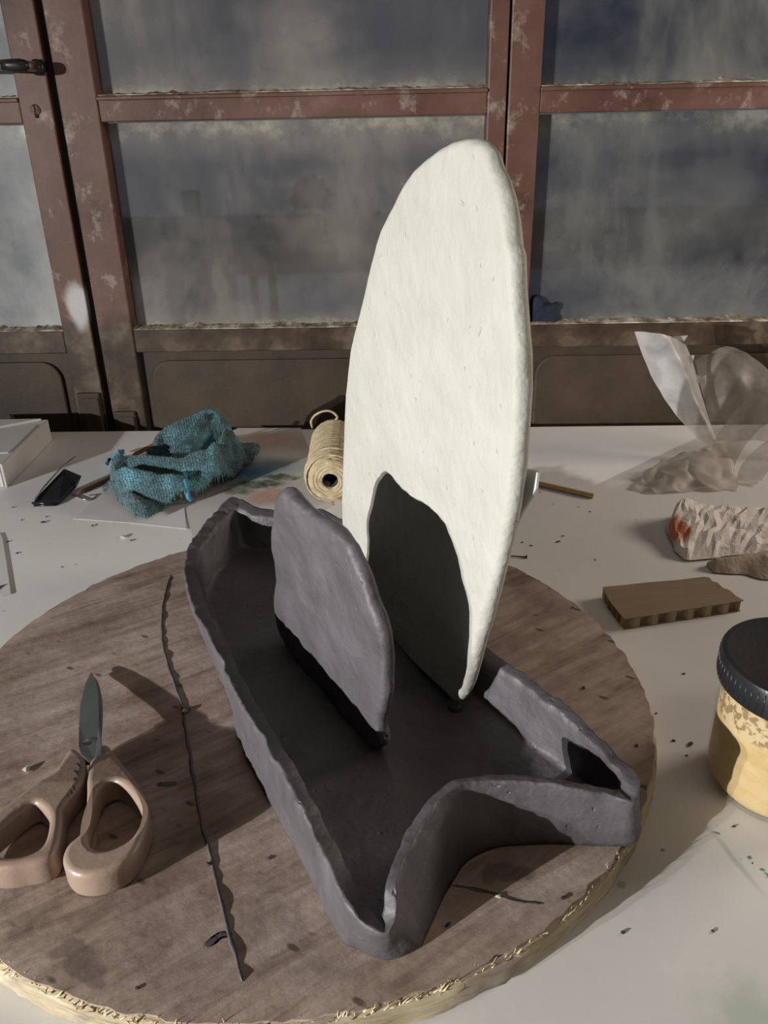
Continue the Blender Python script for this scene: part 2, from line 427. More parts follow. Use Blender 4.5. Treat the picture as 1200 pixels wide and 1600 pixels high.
def leaf(idx, u0, u1, s0, s1, dust, edge, clear, tint, rails=True):
    """one glazed steel leaf: stiles, rails, panes, lower panel; s0, s1 are the inner edges of its stiles"""
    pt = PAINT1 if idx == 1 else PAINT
    rt = bpy.data.objects.new('door_%d' % idx, None); COL.objects.link(rt); rt.location = dpt((u0 + u1) / 2, 0, FLOOR_Z); rt['kind'] = 'structure'; rt.empty_display_size = .05
    ORG[rt.name] = np.array(rt.location)
    D = .036
    for a, b_ in ((u0, s0), (s1, u1)):
        mb = MB(); dbox(mb, a, b_, 0, D, FLOOR_Z + .015, 1.315); bevel(mb.build('stile', pt, rt), .002)
    for z0, z1 in ((1.275, 1.315), (.856, .889), (.440, .473), (.1145, .150), (FLOOR_Z + .015, FLOOR_Z + .09)):
        mb = MB(); dbox(mb, s0, s1, .002, D, z0, z1); o = bevel(mb.build('rail', pt, rt), .002)
        if .4 < z0 < .5:                                     # raised glazing bead with a shadow line along the rail
            mb = MB(); dbox(mb, s0, s1, -.003, .003, z1 - .006, z1 - .001); bevel(mb.build('bead', pt, o), .0015)
    mb = MB(); dbox(mb, s0 + .002, s1 - .002, .012, .018, FLOOR_Z + .09, .1145); mb.build('lower_panel', PANEL, rt)
    # pressed field of the lower panel, rounded corners
    pts = []
    ua, ub, za, zb_ = s0 + .018, s1 - .018, FLOOR_Z + .13, .100
    for cx_, cz_, a0 in ((ub - .03, zb_ - .03, 0), (ua + .03, zb_ - .03, 90), (ua + .03, za + .03, 180), (ub - .03, za + .03, 270)):
        for k in range(7):
            a = math.radians(a0 + 15 * k); pts.append((cx_ + .03 * math.cos(a), cz_ + .03 * math.sin(a)))
    mb = MB(); mb.hexa([dpt(u, .012, z) for u, z in pts], [dpt(u, .006, z) for u, z in pts]); bevel(mb.build('pressed_field', PANEL, rt), .003)
    for k, (z0, z1) in enumerate(((.889, 1.275), (.473, .856), (.150, .440))):
        gm = glass_mat('grimy_glass', dust[min(k, 1) if k < 2 else 1] if k else dust[0], edge, clear, tint, idx * 3.1 + k)
        if k == 1: gm = glass_mat('grimy_glass', dust[1], edge, clear, tint, idx * 2.3 + k)
        mb = MB(); dbox(mb, s0 + .001, s1 - .001, .024, .028, z0 + .001, z1 - .001); p = mb.build('pane', gm, rt)
        # crumbling putty along the bottom edge and thin lines up the sides
        rnd = random.Random(idx * 10 + k)
        mb = MB(); n = 140; vs = []
        for i in range(n + 1):
            u = s0 + (s1 - s0) * i / n; h = .002 + .004 * max(0, noise.noise(Vector((u * 22, idx * 5, k * 3)))) + .0025 * max(0, noise.noise(Vector((u * 90, idx * 5, k * 3)))) + .0015 * rnd.random() ** 3
            vs += [dpt(u, .003, z0), dpt(u, .003, z0 + h * .4), dpt(u, .0235, z0 + h * 1.25), dpt(u, .0238, z0)]
        mb.add(vs, [(i * 4 + q, i * 4 + (q + 1) % 4, i * 4 + 4 + (q + 1) % 4, i * 4 + 4 + q) for i in range(n) for q in range(4)] + [(0, 1, 2, 3), tuple(range(n * 4, n * 4 + 4))])
        mb.build('putty', PUTTY, rt)
    return rt
d1 = leaf(1, -1.055, -.4485, -1.0, -.4935, [(.70, .73, .78), (.34, .36, .38)], (.62, .61, .57), .32, (.85, .9, 1.0))  # near-white upper pane: glare on the glass put into its colour
d2 = leaf(2, -.4375, .1785, -.384, .1530, [(.165, .160, .165), (.145, .143, .145)], (.40, .37, .31), .52, (.9, .9, .93))
d3 = leaf(3, .1815, .79, .2245, .735, [(.085, .088, .10), (.048, .055, .075)], (.27, .265, .235), .50, (.6, .63, .75))
mb = MB(); dbox(mb, -.4484, -.4376, .012, .02, FLOOR_Z + .02, 1.31); mb.build('gap_shade_strip', BLACKGAP, d1)  # black strip added to draw the shade in the gap between leaves
mb = MB(); dbox(mb, .1786, .1814, .012, .02, FLOOR_Z + .02, 1.31); mb.build('gap_shade_strip', BLACKGAP, d2)  # same black strip for the shaded gap beside the right leaf
# bolt boxes either side of the gap
for rt, u0, u1, z1 in ((d1, -.489, -.452, .052), (d2, -.434, -.399, .020)):
    mb = MB(); dbox(mb, u0, u1, -.006, .001, z1 - .13, z1); b_ = bevel(mb.build('bolt_plate', PANEL, rt), .002)
    mb = MB(); dbox(mb, u0 + .008, u1 - .001, -.009, -.005, z1 - .12, z1 - .008); bevel(mb.build('bolt_housing', PANEL, b_), .002)
# lever handle and keyhole of the left leaf
CHROME, _, _ = basic('worn_chrome', [(.3, (.35, .35, .36)), (.7, (.55, .55, .55))], 60, .3, metal=1.0)
DARKMET, _, _ = basic('dark_steel', [(.3, (.03, .03, .03)), (.7, (.05, .048, .045))], 60, .4, metal=.6)
hp = [dpt(-.457, 0.0, .5085), dpt(-.457, -.02, .5085), dpt(-.458, -.036, .5085), dpt(-.466, -.044, .5085), dpt(-.49, -.046, .509), dpt(-.53, -.046, .511), dpt(-.565, -.045, .512), dpt(-.572, -.042, .512)]
mb = MB(); mb.tube(cat_open(hp, 5), .0062, 12); h_ = mb.build('lever_handle', CHROME, d1, True)
mb = MB(); mb.lathe([(0, -.004), (.0085, -.004), (.010, 0), (.010, .012), (.0, .012)], dpt(-.457, -.006, .5085), 20, DN); mb.build('lever_rose', DARKMET, d1, True)
mb = MB(); mb.tube([dpt(-.452, -.043, .5083), dpt(-.4555, -.0445, .5083), dpt(-.463, -.0455, .5085), dpt(-.475, -.0462, .5087), dpt(-.486, -.0462, .509)], [.0035, .0066, .0078, .0074, .0066], 14); mb.build('worn_sleeve', DARKMET, h_, True)
mb = MB(); mb.lathe([(0, -.002), (.006, -.002), (.007, 0), (.007, .001)], dpt(-.472, -.001, .4575), 20, DN); k_ = mb.build('keyhole_plate', PAINT, d1, True)
mb = MB(); dbox(mb, -.4735, -.4705, -.004, -.001, .447, .464); bevel(mb.build('keyhole', BLACKGAP, k_), .001)
# dark blue rag poked through the broken corner of the right leaf's lower pane
NAVY, _, _ = basic('navy_cloth', [(.3, (.006, .012, .026)), (.7, (.012, .022, .045))], 40, .85, bumps=((90, .002),))
pts = [(828, 510), (828, 470), (838, 461), (846, 466), (849, 474), (862, 474), (873, 472), (870, 480), (869, 487), (873, 497), (871, 508), (850, 510)]
pp = cat_closed([tuple(opl(x, y, dpt(0, .018, 0), DN)) for x, y in pts], 48)
cc = pp.mean(0); vs = []
for s_, w_ in ((1, .004), (.93, -.004), (.7, -.008), (.35, -.007), (.0, -.009)):
    for q in pp:
        t = cc + (q - cc) * s_; a = nz(t, 60) * .004; vs.append(Vector(t) + DN * (w_ + a))
mb = MB(); mb.add(vs, [(i * 48 + k, i * 48 + (k + 1) % 48, (i + 1) * 48 + (k + 1) % 48, (i + 1) * 48 + k) for i in range(4) for k in range(48)] + [tuple(range(48))])
tag(mb.build('rag', NAVY, None, True), 'dark navy rag stuffed in the lower left corner of the right window pane', 'rag')

# outside, seen dimly through the dirty panes
OUTG, _, _ = basic('yard_ground', [(.3, (.38, .37, .36)), (.7, (.50, .49, .48))], 1.5, .9)
OUTW, _, _ = basic('dark_yard_wall', [(.3, (.035, .035, .04)), (.7, (.06, .06, .066))], 3, .9)
OUTF, _, _ = basic('pale_render', [(.3, (.52, .50, .49)), (.7, (.62, .60, .59))], .8, .9)
LEAVES, _, _ = basic('dark_foliage', [(.3, (.012, .016, .014)), (.7, (.03, .036, .03))], 12, .9)
mb = MB(); mb.box((-14, 1.45, FLOOR_Z - .15), (14, 16, FLOOR_Z - .05)); struct('yard_ground', mb, OUTG)
mb = MB(); mb.box((-14, 13, FLOOR_Z - .05), (14, 13.2, 6)); struct('far_house_wall', mb, OUTF)
mb = MB(); mb.box((-9, 7.9, FLOOR_Z - .05), (7, 8.1, -.34)); mb.box((-9.02, 7.87, -.34), (7.02, 8.13, -.29)); struct('yard_wall', mb, OUTW)
rt = root('brick_pillar', (-1.06, 4.9, FLOOR_Z - .05), 'dark square pillar standing in the yard behind the middle dirty window', 'pillar')
mb = MB(); mb.box((-1.105, 4.85, FLOOR_Z - .05), (-1.015, 4.95, .13)); bevel(mb.build('shaft', OUTW, rt), .006)
mb = MB(); mb.box((-1.25, 4.8, FLOOR_Z - .05), (-.86, 5.0, -.16)); bevel(mb.build('plinth', OUTW, rt), .006)
def bush(x, y, z, r, seed, label):
    rt = root('shrub', (x, y, z), label, 'shrub')
    rnd = random.Random(seed); mb = MB()
    for i in range(260):
        a = rnd.uniform(0, 6.28); t = rnd.uniform(-.2, 1.35); q = rnd.uniform(.5, 1)
        c = Vector((x + r * q * math.cos(a) * math.cos(t), y + r * q * math.sin(a) * math.cos(t), z + r * .5 + r * 1.2 * q * math.sin(t)))
        d = Vector((rnd.gauss(0, 1), rnd.gauss(0, 1), rnd.gauss(0, 1))).normalized() * r * .28; e = d.orthogonal().normalized() * r * .12
        mb.add([c - d, c + e, c + d, c - e], [(0, 1, 2, 3)])
    f = mb.build('foliage', LEAVES, rt); f['kind'] = 'stuff'
    mb = MB(); mb.tube([(x, y, z), (x + .01, y, z + r * .6), (x, y + .01, z + r * 1.4)], [r * .1, r * .07, r * .03], 8); mb.build('stem', LEAVES, rt, True)
bush(-.62, 7.95, -.29, .20, 3, 'small dark shrub on the yard wall, seen through the middle window')
TRES, _, _ = basic('dark_timber', [(.3, (.03, .03, .033)), (.7, (.045, .045, .05))], 8, .9)
rt = root('trestle', (-.62, 4.4, FLOOR_Z - .05), 'dark two-legged trestle in the yard behind the middle dirty window', 'trestle')
for dx in (-.05, .05):
    mb = MB(); mb.box((-.62 + dx - .02, 4.38, FLOOR_Z - .05), (-.62 + dx + .02, 4.42, -.16)); bevel(mb.build('leg', TRES, rt), .003)
mb = MB(); mb.box((-.74, 4.34, -.16), (-.42, 4.46, -.10)); bevel(mb.build('crossbeam', TRES, rt), .004)

# ------------------------------------------------------------------ table
tb = root('work_table', (0, .44, FLOOR_Z), 'large white work table under the round board', 'table')
ORG['table_plane'] = 0
cz, sz = math.cos(YAW), math.sin(YAW)
def tpt(u, w, z): 
    p = Vector((0, 1.196, 0)) + DU * u + DN * w; return (p.x, p.y, z)
mb = MB(); mb.hexa([tpt(-1.25, -1.5, -.028), tpt(1.25, -1.5, -.028), tpt(1.25, 0, -.028), tpt(-1.25, 0, -.028)], [tpt(-1.25, -1.5, 0), tpt(1.25, -1.5, 0), tpt(1.25, 0, 0), tpt(-1.25, 0, 0)])
o = mb.build('tabletop', TABLE, tb); bevel(o, .002)
# object coordinates of the laminate start at the table's root: shift so that the stain positions hold
for v in o.data.vertices: v.co.z += FLOOR_Z
o.location.z -= FLOOR_Z
for u in (-1.17, 1.17):
    for w in (-1.42, -.08):
        mb = MB(); mb.hexa([tpt(u + a, w + b_, FLOOR_Z) for a, b_ in ((-.025, -.025), (.025, -.025), (.025, .025), (-.025, .025))], [tpt(u + a, w + b_, -.0285) for a, b_ in ((-.025, -.025), (.025, -.025), (.025, .025), (-.025, .025))])
        bevel(mb.build('leg', METAL_LEG, tb), .003)

# ------------------------------------------------------------------ round board
ZB = .025
RB = .272
bd = root('round_board', (BC.x, BC.y, 0), 'big round worn plywood board with a raw pale edge on the white table', 'board')
def brad(a): return RB + .0025 * noise.noise(Vector((math.cos(a) * 1.3, math.sin(a) * 1.3, 4))) + .0012 * noise.noise(Vector((math.cos(a) * 9, math.sin(a) * 9, 1)))
S = 320
mb = MB(); vs = []; rings = [(0, .0005), (.6, .0005), (1.0, .0005)]
prof = [(-.02, .0002), (-.004, .0002), (0, .003), (.0012, .008), (.0, .0125), (.0015, .017), (0, .0215), (-.0035, .0232), (-.03, .0232)]
for dr, z in prof:
    for k in range(S):
        a = 2 * math.pi * k / S; r_ = brad(a) + dr + .0016 * noise.noise(Vector((math.cos(a) * 30, math.sin(a) * 30, z * 240)))
        vs.append((BC.x + r_ * math.cos(a), BC.y + r_ * math.sin(a), z))
mb.add(vs, [(i * S + k, i * S + (k + 1) % S, (i + 1) * S + (k + 1) % S, (i + 1) * S + k) for i in range(len(prof) - 1) for k in range(S)] + [tuple(range(S)), tuple(range((len(prof) - 1) * S, len(prof) * S))])
sharp(mb.build('core_plies', PLYEDGE, bd, True), 50)
vs = []
prof = [(0, ZB), (.25, ZB), (.5, ZB), (.75, ZB), (.9, ZB), (.975, ZB), (1.0, ZB - .0003), (1.0, ZB - .0019), (.9, ZB - .0019)]
for s_, z in prof:
    for k in range(S):
        a = 2 * math.pi * k / S
        r_ = brad(a) - .0012 - .0022 * (noise.noise(Vector((math.cos(a) * 22, math.sin(a) * 22, 7))) + .6 * noise.noise(Vector((math.cos(a) * 60, math.sin(a) * 60, 2)))) 
        r_ = r_ * s_
        vs.append((BC.x + r_ * math.cos(a), BC.y + r_ * math.sin(a), z))
mb = MB(); mb.add(vs, [(i * S + k, i * S + (k + 1) % S, (i + 1) * S + (k + 1) % S, (i + 1) * S + k) for i in range(len(prof) - 1) for k in range(S)])
sharp(mb.build('veneer', VENEER, bd, True), 40)
rnd = random.Random(5); mb = MB()
for i in range(420):
    a = math.radians(rnd.uniform(205, 330)); r_ = brad(a) - .0005 + rnd.uniform(-.002, .001)
    c = Vector((BC.x + r_ * math.cos(a), BC.y + r_ * math.sin(a), .0205)); out = Vector((math.cos(a), math.sin(a), 0)); tg = Vector((-out.y, out.x, 0))
    L = rnd.uniform(.003, .0075) * (1.5 if rnd.random() < .06 else 1); d = (out * rnd.uniform(-.2, .5) + tg * rnd.gauss(0, .6) + Vector((0, 0, rnd.uniform(.3, 1)))).normalized()
    w_ = tg * rnd.uniform(.0004, .0012)
    mb.add([c - w_, c + w_, c + out * .0008, c + d * L], [(0, 1, 3), (1, 2, 3), (2, 0, 3)])
o = mb.build('splinters', SPLINTER, bd); o['kind'] = 'stuff'; o['label'] = 'pale torn wood fibres along the rim'

# dried clay ridges on the board
def ridge(name, pix, w, h, label, seed):
    P = cat_open([oz(x, y, ZB) for x, y in pix], 14); n = len(P); vs = []; fs = []
    for i, p in enumerate(P):
        p = Vector(p); t = (Vector(P[min(i + 1, n - 1)]) - Vector(P[max(i - 1, 0)])).normalized(); s_ = Vector((-t.y, t.x, 0))
        e = min(1, i / 4, (n - 1 - i) / 4)
        ww = w * (.55 + .9 * abs(nz(p, 90, seed)) + .5 * abs(nz(p, 30, seed + 3))) * max(e, .15); hh = h * (.45 + 1.1 * abs(nz(p, 70, seed + 9))) * max(e, .05)
        jit = s_ * nz(p, 60, seed + 5) * .0010
        for q, z in ((-1, .0002), (-.55, .55), (.05, 1.0), (.5, .5), (1, .0002)):
            vs.append(p + s_ * q * ww + jit + Vector((0, 0, max(.0002, z * hh))))
    fs = [(i * 5 + k, i * 5 + k + 1, i * 5 + 6 + k, i * 5 + 5 + k) for i in range(n - 1) for k in range(4)]
    fs += [(i * 5 + 4, i * 5, i * 5 + 5, i * 5 + 9) for i in range(n - 1)] + [(0, 1, 2, 3, 4), tuple(range((n - 1) * 5, n * 5))]
    mb = MB(); mb.add(vs, fs); return tag(mb.build(name, CLAY, None, True), label, 'clay residue')
ridge('clay_ridge', [(268, 898), (256, 935), (253, 985), (260, 1030), (274, 1075), (287, 1112), (290, 1140), (299, 1190), (306, 1240), (318, 1300), (330, 1345), (343, 1400), (356, 1450), (372, 1500), (380, 1535)], .0013, .0015, 'long thin ridge of dried grey clay down the board left of the dish', 1.3)
ridge('clay_ridge', [(705, 1384), (735, 1388), (770, 1396), (800, 1408), (850, 1412)], .0011, .0007, 'short thin crack line of clay inside the notch of the dish', 4.1)
ridge('clay_smear', [(363, 1462), (345, 1462), (330, 1472), (318, 1478)], .0022, .0005, 'little dark clay stroke beside the lower end of the long ridge', 7.7)
ridge('clay_smear', [(245, 1226), (262, 1225), (276, 1224)], .0024, .0006, 'little dark clay stroke between the scissors and the long ridge', 9.2)

# ------------------------------------------------------------------ clay dish (boat with a forked tail)
ST = [(-.003, .283, -.004, .276, .032), (-.0197, .290, -.018, .283, .034), (-.0293, .2965, -.027, .295, .038), (-.0497, .338, -.048, .338, .045), (-.070, .378, -.069, .378, .048),
      (-.0913, .4178, -.089, .417, .05), (-.108, .455, -.108, .452, .05), (-.1248, .5058, -.129, .4995, .05), (-.1478, .5571, -.155, .553, .05), (-.165, .60, -.171, .593, .05), (-.1785, .627, -.179, .6225, .05),
      (-.182, .66, -.184, .659, .05), (-.176, .70, -.181, .698, .05), (-.167, .738, -.173, .741, .05), (-.155, .762, -.162, .772, .053), (-.145, .760, -.147, .765, .051), (-.125, .748, -.129, .752, .048), (-.105, .744, -.1086, .7486, .048),
      (-.065, .735, -.065, .740, .05), (-.038, .712, -.037, .717, .05), (-.010, .663, -.008, .668, .05), (.022, .600, .022, .603, .05), (.05, .545, .05, .549, .05), (.077, .490, .0751, .4948, .05),
      (.092, .468, .0897, .4722, .05), (.110, .440, .1074, .444, .05), (.127, .416, .124, .420, .05), (.145, .392, .1368, .388, .05), (.155, .375, .1454, .3656, .05), (.156, .364, .1476, .3536, .05),
      (.148, .3555, .140, .345, .046), (.130, .3547, .128, .349, .048), (.115, .356, .114, .351, .05), (.0983, .3569, .100, .3535, .05), (.080, .3565, .0755, .358, .05), (.0661, .3553, .058, .3595, .05),
      (.053, .350, .043, .356, .05), (.0437, .343, .029, .345, .05), (.036, .331, .019, .330, .05), (.0292, .3194, .0102, .314, .049), (.018, .2955, .0027, .292, .045), (.0142, .2895, .003, .283, .036)]
NH = 440
C = cat_closed([(*q, float(i)) for i, q in enumerate(ST)], NH)
base, rim, hh = C[:, :2], C[:, 2:4].copy(), C[:, 4].copy()
for i in range(NH):
    hh[i] += .0025 * noise.noise(Vector((rim[i, 0] * 38, rim[i, 1] * 38, 2))) + .0016 * noise.noise(Vector((rim[i, 0] * 120, rim[i, 1] * 120, 5))) + .0008 * noise.noise(Vector((rim[i, 0] * 300, rim[i, 1] * 300, 1)))
def inset(P, th):
    Q = P.copy(); t = np.roll(P, -1, 0) - np.roll(P, 1, 0); t /= np.linalg.norm(t, axis=1)[:, None] + 1e-9
    area = 0.5 * np.sum(P[:, 0] * np.roll(P[:, 1], -1) - np.roll(P[:, 0], -1) * P[:, 1])
    n = np.stack([-t[:, 1], t[:, 0]], 1) * (1 if area > 0 else -1)
    th = np.broadcast_to(np.asarray(th, float).reshape(-1), (NH,))
    Q = P + n * th[:, None]
    for it in range(80):
        Q = .5 * Q + .25 * (np.roll(Q, 1, 0) + np.roll(Q, -1, 0))
        d = np.linalg.norm(Q[:, None] - P[None], axis=2); j = d.argmin(1)
        inside = ((Q - P[j]) * n[j]).sum(1) > 0
        bad = (d[np.arange(NH), j] < th[j]) | ~inside
        tgt = P[j] + n[j] * th[j][:, None]
        Q[bad] = tgt[bad]
    return Q
TH = np.array([.0095 + .002 * noise.noise(Vector((q[0] * 40, q[1] * 40, 9))) for q in rim])[:, None]
WT = np.interp(C[:, 5], [-2, -1, 0, 16.5, 19, 22, 41, 43], [.0065, .0065, .0095, .0118, .010, .0072, .0060, .0065])
WT = WT + np.array([.0014 * noise.noise(Vector((q[0] * 60, q[1] * 60, 9))) for q in rim])
rin = inset(rim, WT); bin_ = inset(base, WT + .0016)
ds = root('clay_dish', (0, .5, ZB), 'dark clay boat-shaped dish with a forked tail, lying on the round board', 'sculpture')
layers = []
def lay(P, z): layers.append([(P[i, 0], P[i, 1], z if np.isscalar(z) else z[i]) for i in range(NH)])
lay(base - 0 , ZB + .0002); 
for f_ in (.08, .25, .45, .65, .85, .95): lay(base * (1 - f_) + rim * f_, ZB + hh * f_)
drop = .0026 * np.clip((WT - .006) / .005, 0, 1)
lay(rim * .95 + rin * .05, ZB + hh + .0003); lay(rim * .82 + rin * .18, ZB + hh + .0004 - drop * .12); lay(rim * .5 + rin * .5, ZB + hh - drop * .5); lay(rim * .16 + rin * .84, ZB + hh - drop * .85); lay(rim * .03 + rin * .97, ZB + hh - drop - .0008)
for f_ in (.9, .7, .45, .25, .1): lay(rin * f_ + bin_ * (1 - f_), ZB + .0085 + (hh * .94 - .0085) * f_)
lay(bin_, ZB + .0085)
FLZ = ZB + .008
bin2 = inset(bin_, .004)
lay(bin2, FLZ)
vs = []
for L, ly in enumerate(layers):
    for i, p in enumerate(ly):
        p = Vector(p)
        if 0 < L < len(layers) - 2:
            a = .0016 * nz(p, 55, 3) + .0012 * nz(p, 120, 8) + .0006 * nz(p, 300, 4); nx = Vector((base[i, 0] - bin_[i, 0], base[i, 1] - bin_[i, 1], 0)).normalized(); p = p + nx * a
        vs.append(p)
nl = len(layers)
fs = [(l * NH + k, l * NH + (k + 1) % NH, (l + 1) * NH + (k + 1) % NH, (l + 1) * NH + k) for l in range(nl - 1) for k in range(NH)]
fs += [tuple(range(NH)), tuple(range((nl - 1) * NH, nl * NH))]
mb = MB(); mb.add(vs, fs); mb.build('hull', CLAY, ds, True)

# ------------------------------------------------------------------ upright slabs
def slab(name, pix, a, n, T, mat, parent, seed, amp=.0010, NP=200):
    n = Vector(n).normalized()
    P = cat_closed([tuple(opl(x, y, a, n)) for x, y in pix], NP) if len(pix[0]) == 2 else cat_closed(pix, NP)
    # resample measured in 3-D, edge wobble
    PJ = P + np.array([[nz(q, 45, seed + w_ * 7) * amp * .8 + nz(q, 190, seed + w_ * 5) * amp * .5 for w_ in range(3)] for q in P])
    c = P.mean(0); vs = []; nr = 0
    R_ = np.linalg.norm(P - c, axis=1)
    offs = [(0, 0), (.12, .45), (.3, .72), (.6, .93), (1.0, 1.0)]
    side = []
    for sgn in (1, -1):
        rows = []
        for d, hgt in offs:
            jk = max(0, 1 - d); rows.append([(Vector(c + (P[i] - c) * (1 - d * T / R_[i]) + (PJ[i] - P[i]) * jk), hgt) for i in range(NP)])
        for s_ in (.86, .74, .62, .5, .38, .26, .14, .06):
            rows.append([(Vector(c + (P[i] - c) * s_ * (1 - T / R_[i])), 1.0) for i in range(NP)])
        side.append(rows)
    def put(p, hgt, sgn):
        q = p + n * sgn * (T * hgt)
        return q + n * (amp * nz(q, 26, seed) + amp * .5 * nz(q, 75, seed + 2) + amp * .35 * nz(q, 150, seed + 4)) * (1 if hgt > .5 else .6)
    verts = []; faces = []
    rowsF = side[0]; nrow = len(rowsF)
    for rw in rowsF: verts += [put(p, h, 1) for p, h in rw]
    for l in range(nrow - 1):
        faces += [(l * NP + k, l * NP + (k + 1) % NP, (l + 1) * NP + (k + 1) % NP, (l + 1) * NP + k) for k in range(NP)]
    faces.append(tuple(range((nrow - 1) * NP, nrow * NP)))
    off = len(verts)
    for rw in rowsF[1:]: verts += [put(p, h, -1) for p, h in rw]
    faces += [(k, (k + 1) % NP, off + (k + 1) % NP, off + k) for k in range(NP)]
    for l in range(nrow - 2):
        faces += [(off + l * NP + k, off + l * NP + (k + 1) % NP, off + (l + 1) * NP + (k + 1) % NP, off + (l + 1) * NP + k) for k in range(NP)]
    faces.append(tuple(range(off + (nrow - 2) * NP, off + (nrow - 1) * NP)))
    return mesh(name, verts, faces, mat, parent, True)
W0, W1 = oz(715, 1110, FLZ), oz(615, 985, FLZ)
dw = (W1 - W0).normalized(); NW = Vector((-dw.y, dw.x, 0)); NW = NW if NW.x < 0 else -NW
S0, S1 = oz(588, 1166, FLZ), oz(445, 1000, FLZ)
dsv = (S1 - S0).normalized(); NS = Vector((-dsv.y, dsv.x, 0)); NS = NS if NS.x < 0 else -NS
TL = math.radians(3.2); NSL = NS * math.cos(TL) - Vector((0, 0, 1)) * math.sin(TL)
wp = [(738, 216), (752, 217), (764, 224), (775, 238), (777, 252), (786, 272), (796, 300), (803, 338), (809, 388), (813, 398), (814, 440), (818, 490), (823, 555), (824, 600), (824, 640), (820, 700), (812, 760), (801, 830), (789, 880), (773, 945), (754, 1010), (743, 1050), (733, 1078), (724, 1092), (715, 1093), (706, 1083), (660, 1040), (610, 985), (575, 935), (553, 895), (545, 862), (542, 830), (542, 800), (544, 720), (546, 660), (549, 600), (553, 560), (561, 520), (573, 475), (584, 430), (596, 385), (608, 350), (626, 315), (641, 285), (663, 258), (691, 235), (716, 221)]
fin = root('white_fin', (W0.x, W0.y, FLZ), 'tall white leaf-shaped clay slab standing in the dark dish', 'sculpture')
slab('slab', wp, W0 + Vector((0, 0, 0)), NW, .0062, WCLAY, fin, 2.2, .0006)
sp_ = [(447, 762), (456, 765), (468, 776), (490, 798), (510, 809), (530, 823), (550, 846), (562, 868), (577, 900), (588, 935), (599, 965), (608, 1000), (611, 1040), (610, 1080), (606, 1108), (600, 1122), (601, 1140), (606, 1163), (590, 1168), (577, 1160), (555, 1130), (530, 1100), (505, 1075), (480, 1050), (462, 1022), (447, 1000), (437, 970), (434, 935), (437, 900), (434, 860), (431, 845), (433, 810), (437, 780)]
slab('standing_slab', sp_, S0, NSL, .0052, CLAY, ds, 6.6, .0017)
# clay stub that wedges the white slab
q = oz(712, 1112, FLZ); mb = MB()
mb.tube([q + Vector((0, .004, .0005)), q + Vector((0, .003, .006)), q + Vector((.001, .005, .016)), q + Vector((.002, .012, .024))], [.006, .0048, .0045, .003], 10)
mb.build('wedge', CLAY, ds, True)

# ------------------------------------------------------------------ scissors
HANDLE, _, _ = basic('beige_plastic', [(.3, (.30, .215, .165)), (.7, (.34, .25, .195))], 15, .38, bumps=((220, .0003),))
BLADE, _, _ = basic('blade_steel', [(.3, (.19, .215, .215)), (.7, (.26, .285, .28))], 40, .38, metal=.75, stretch=(1, 1, 1))
def loop2d(outer, holes, extr, bev):
    """2-D outlines (lists of xy) -> rounded thick plate, as verts, faces around z = 0"""
    cu = bpy.data.curves.new('tmp', 'CURVE'); cu.dimensions = '2D'; cu.fill_mode = 'BOTH'
    cu.extrude = extr; cu.bevel_depth = bev; cu.bevel_resolution = 4; cu.offset = -bev
    for L in [outer] + holes:
        s = cu.splines.new('POLY'); s.points.add(len(L) - 1)
        for p, q in zip(s.points, L): p.co = (q[0], q[1], 0, 1)
        s.use_cyclic_u = True
    o = bpy.data.objects.new('tmp', cu); COL.objects.link(o)
    dg = bpy.context.evaluated_depsgraph_get(); me = o.evaluated_get(dg).to_mesh()
    v = [tuple(x.co) for x in me.vertices]; f = [tuple(p.vertices) for p in me.polygons]
    o.evaluated_get(dg).to_mesh_clear(); bpy.data.objects.remove(o); bpy.data.curves.remove(cu)
    return v, f
def crop1(pts): return [(x / 4.323, 1030 + y / 4.323) for x, y in pts]      # from a zoomed crop's pixels to photo pixels
HZ = ZB + .012
sc = root('scissors', tuple(oz(135, 1240, ZB)), 'scissors with beige plastic handles lying on the board', 'scissors')
L_out = crop1([(480, 643), (545, 665), (585, 715), (592, 800), (585, 880), (540, 950), (480, 1030), (445, 1090), (440, 1200), (415, 1330), (370, 1410), (290, 1450), (180, 1470), (60, 1490), (-60, 1480), (-130, 1430), (-150, 1350), (-110, 1240), (-30, 1140), (80, 1050), (200, 955), (300, 880), (370, 830), (410, 760)])
L_hole = crop1([(240, 1050), (290, 1065), (335, 1110), (352, 1180), (330, 1290), (280, 1360), (180, 1400), (60, 1410), (-40, 1390), (-70, 1340), (-30, 1270), (60, 1190), (150, 1110)])
R_out = crop1([(625, 690), (690, 620), (735, 618), (790, 690), (870, 800), (950, 920), (1010, 1040), (1025, 1130), (1000, 1240), (940, 1370), (850, 1460), (740, 1515), (620, 1540), (510, 1525), (450, 1465), (445, 1400), (480, 1330), (560, 1260), (595, 1180), (605, 1000), (605, 850)])
R_hole = crop1([(800, 905), (870, 950), (940, 1040), (975, 1120), (960, 1200), (900, 1290), (810, 1345), (710, 1370), (640, 1350), (610, 1290), (620, 1180), (655, 1060), (690, 960), (740, 915)])
def handle(name, out, hole, z, tilt):
    O = cat_closed([(*oz(x, y, z).xy, 0) for x, y in out], 130); H = cat_closed([(*oz(x, y, z).xy, 0) for x, y in hole], 90)
    v, f = loop2d(O[:, :2].tolist(), [H[:, :2].tolist()], .0062, .0038)
    piv = oz(140, 1190, z)
    w = []
    for x, y, zz in v:
        d = (piv.y - y); k = max(0, min(1, d / .03))
        w.append((x, y, z + zz * (.55 + .45 * k) + tilt * math.sin(min(1, max(0, d / .1)) * math.pi) - .0 * k))
    return sharp(mesh(name, w, f, HANDLE, sc, True), 60)
handle('handle', L_out, L_hole, HZ - .0008, .001); handle('handle', R_out, R_hole, HZ - .0008, .002)
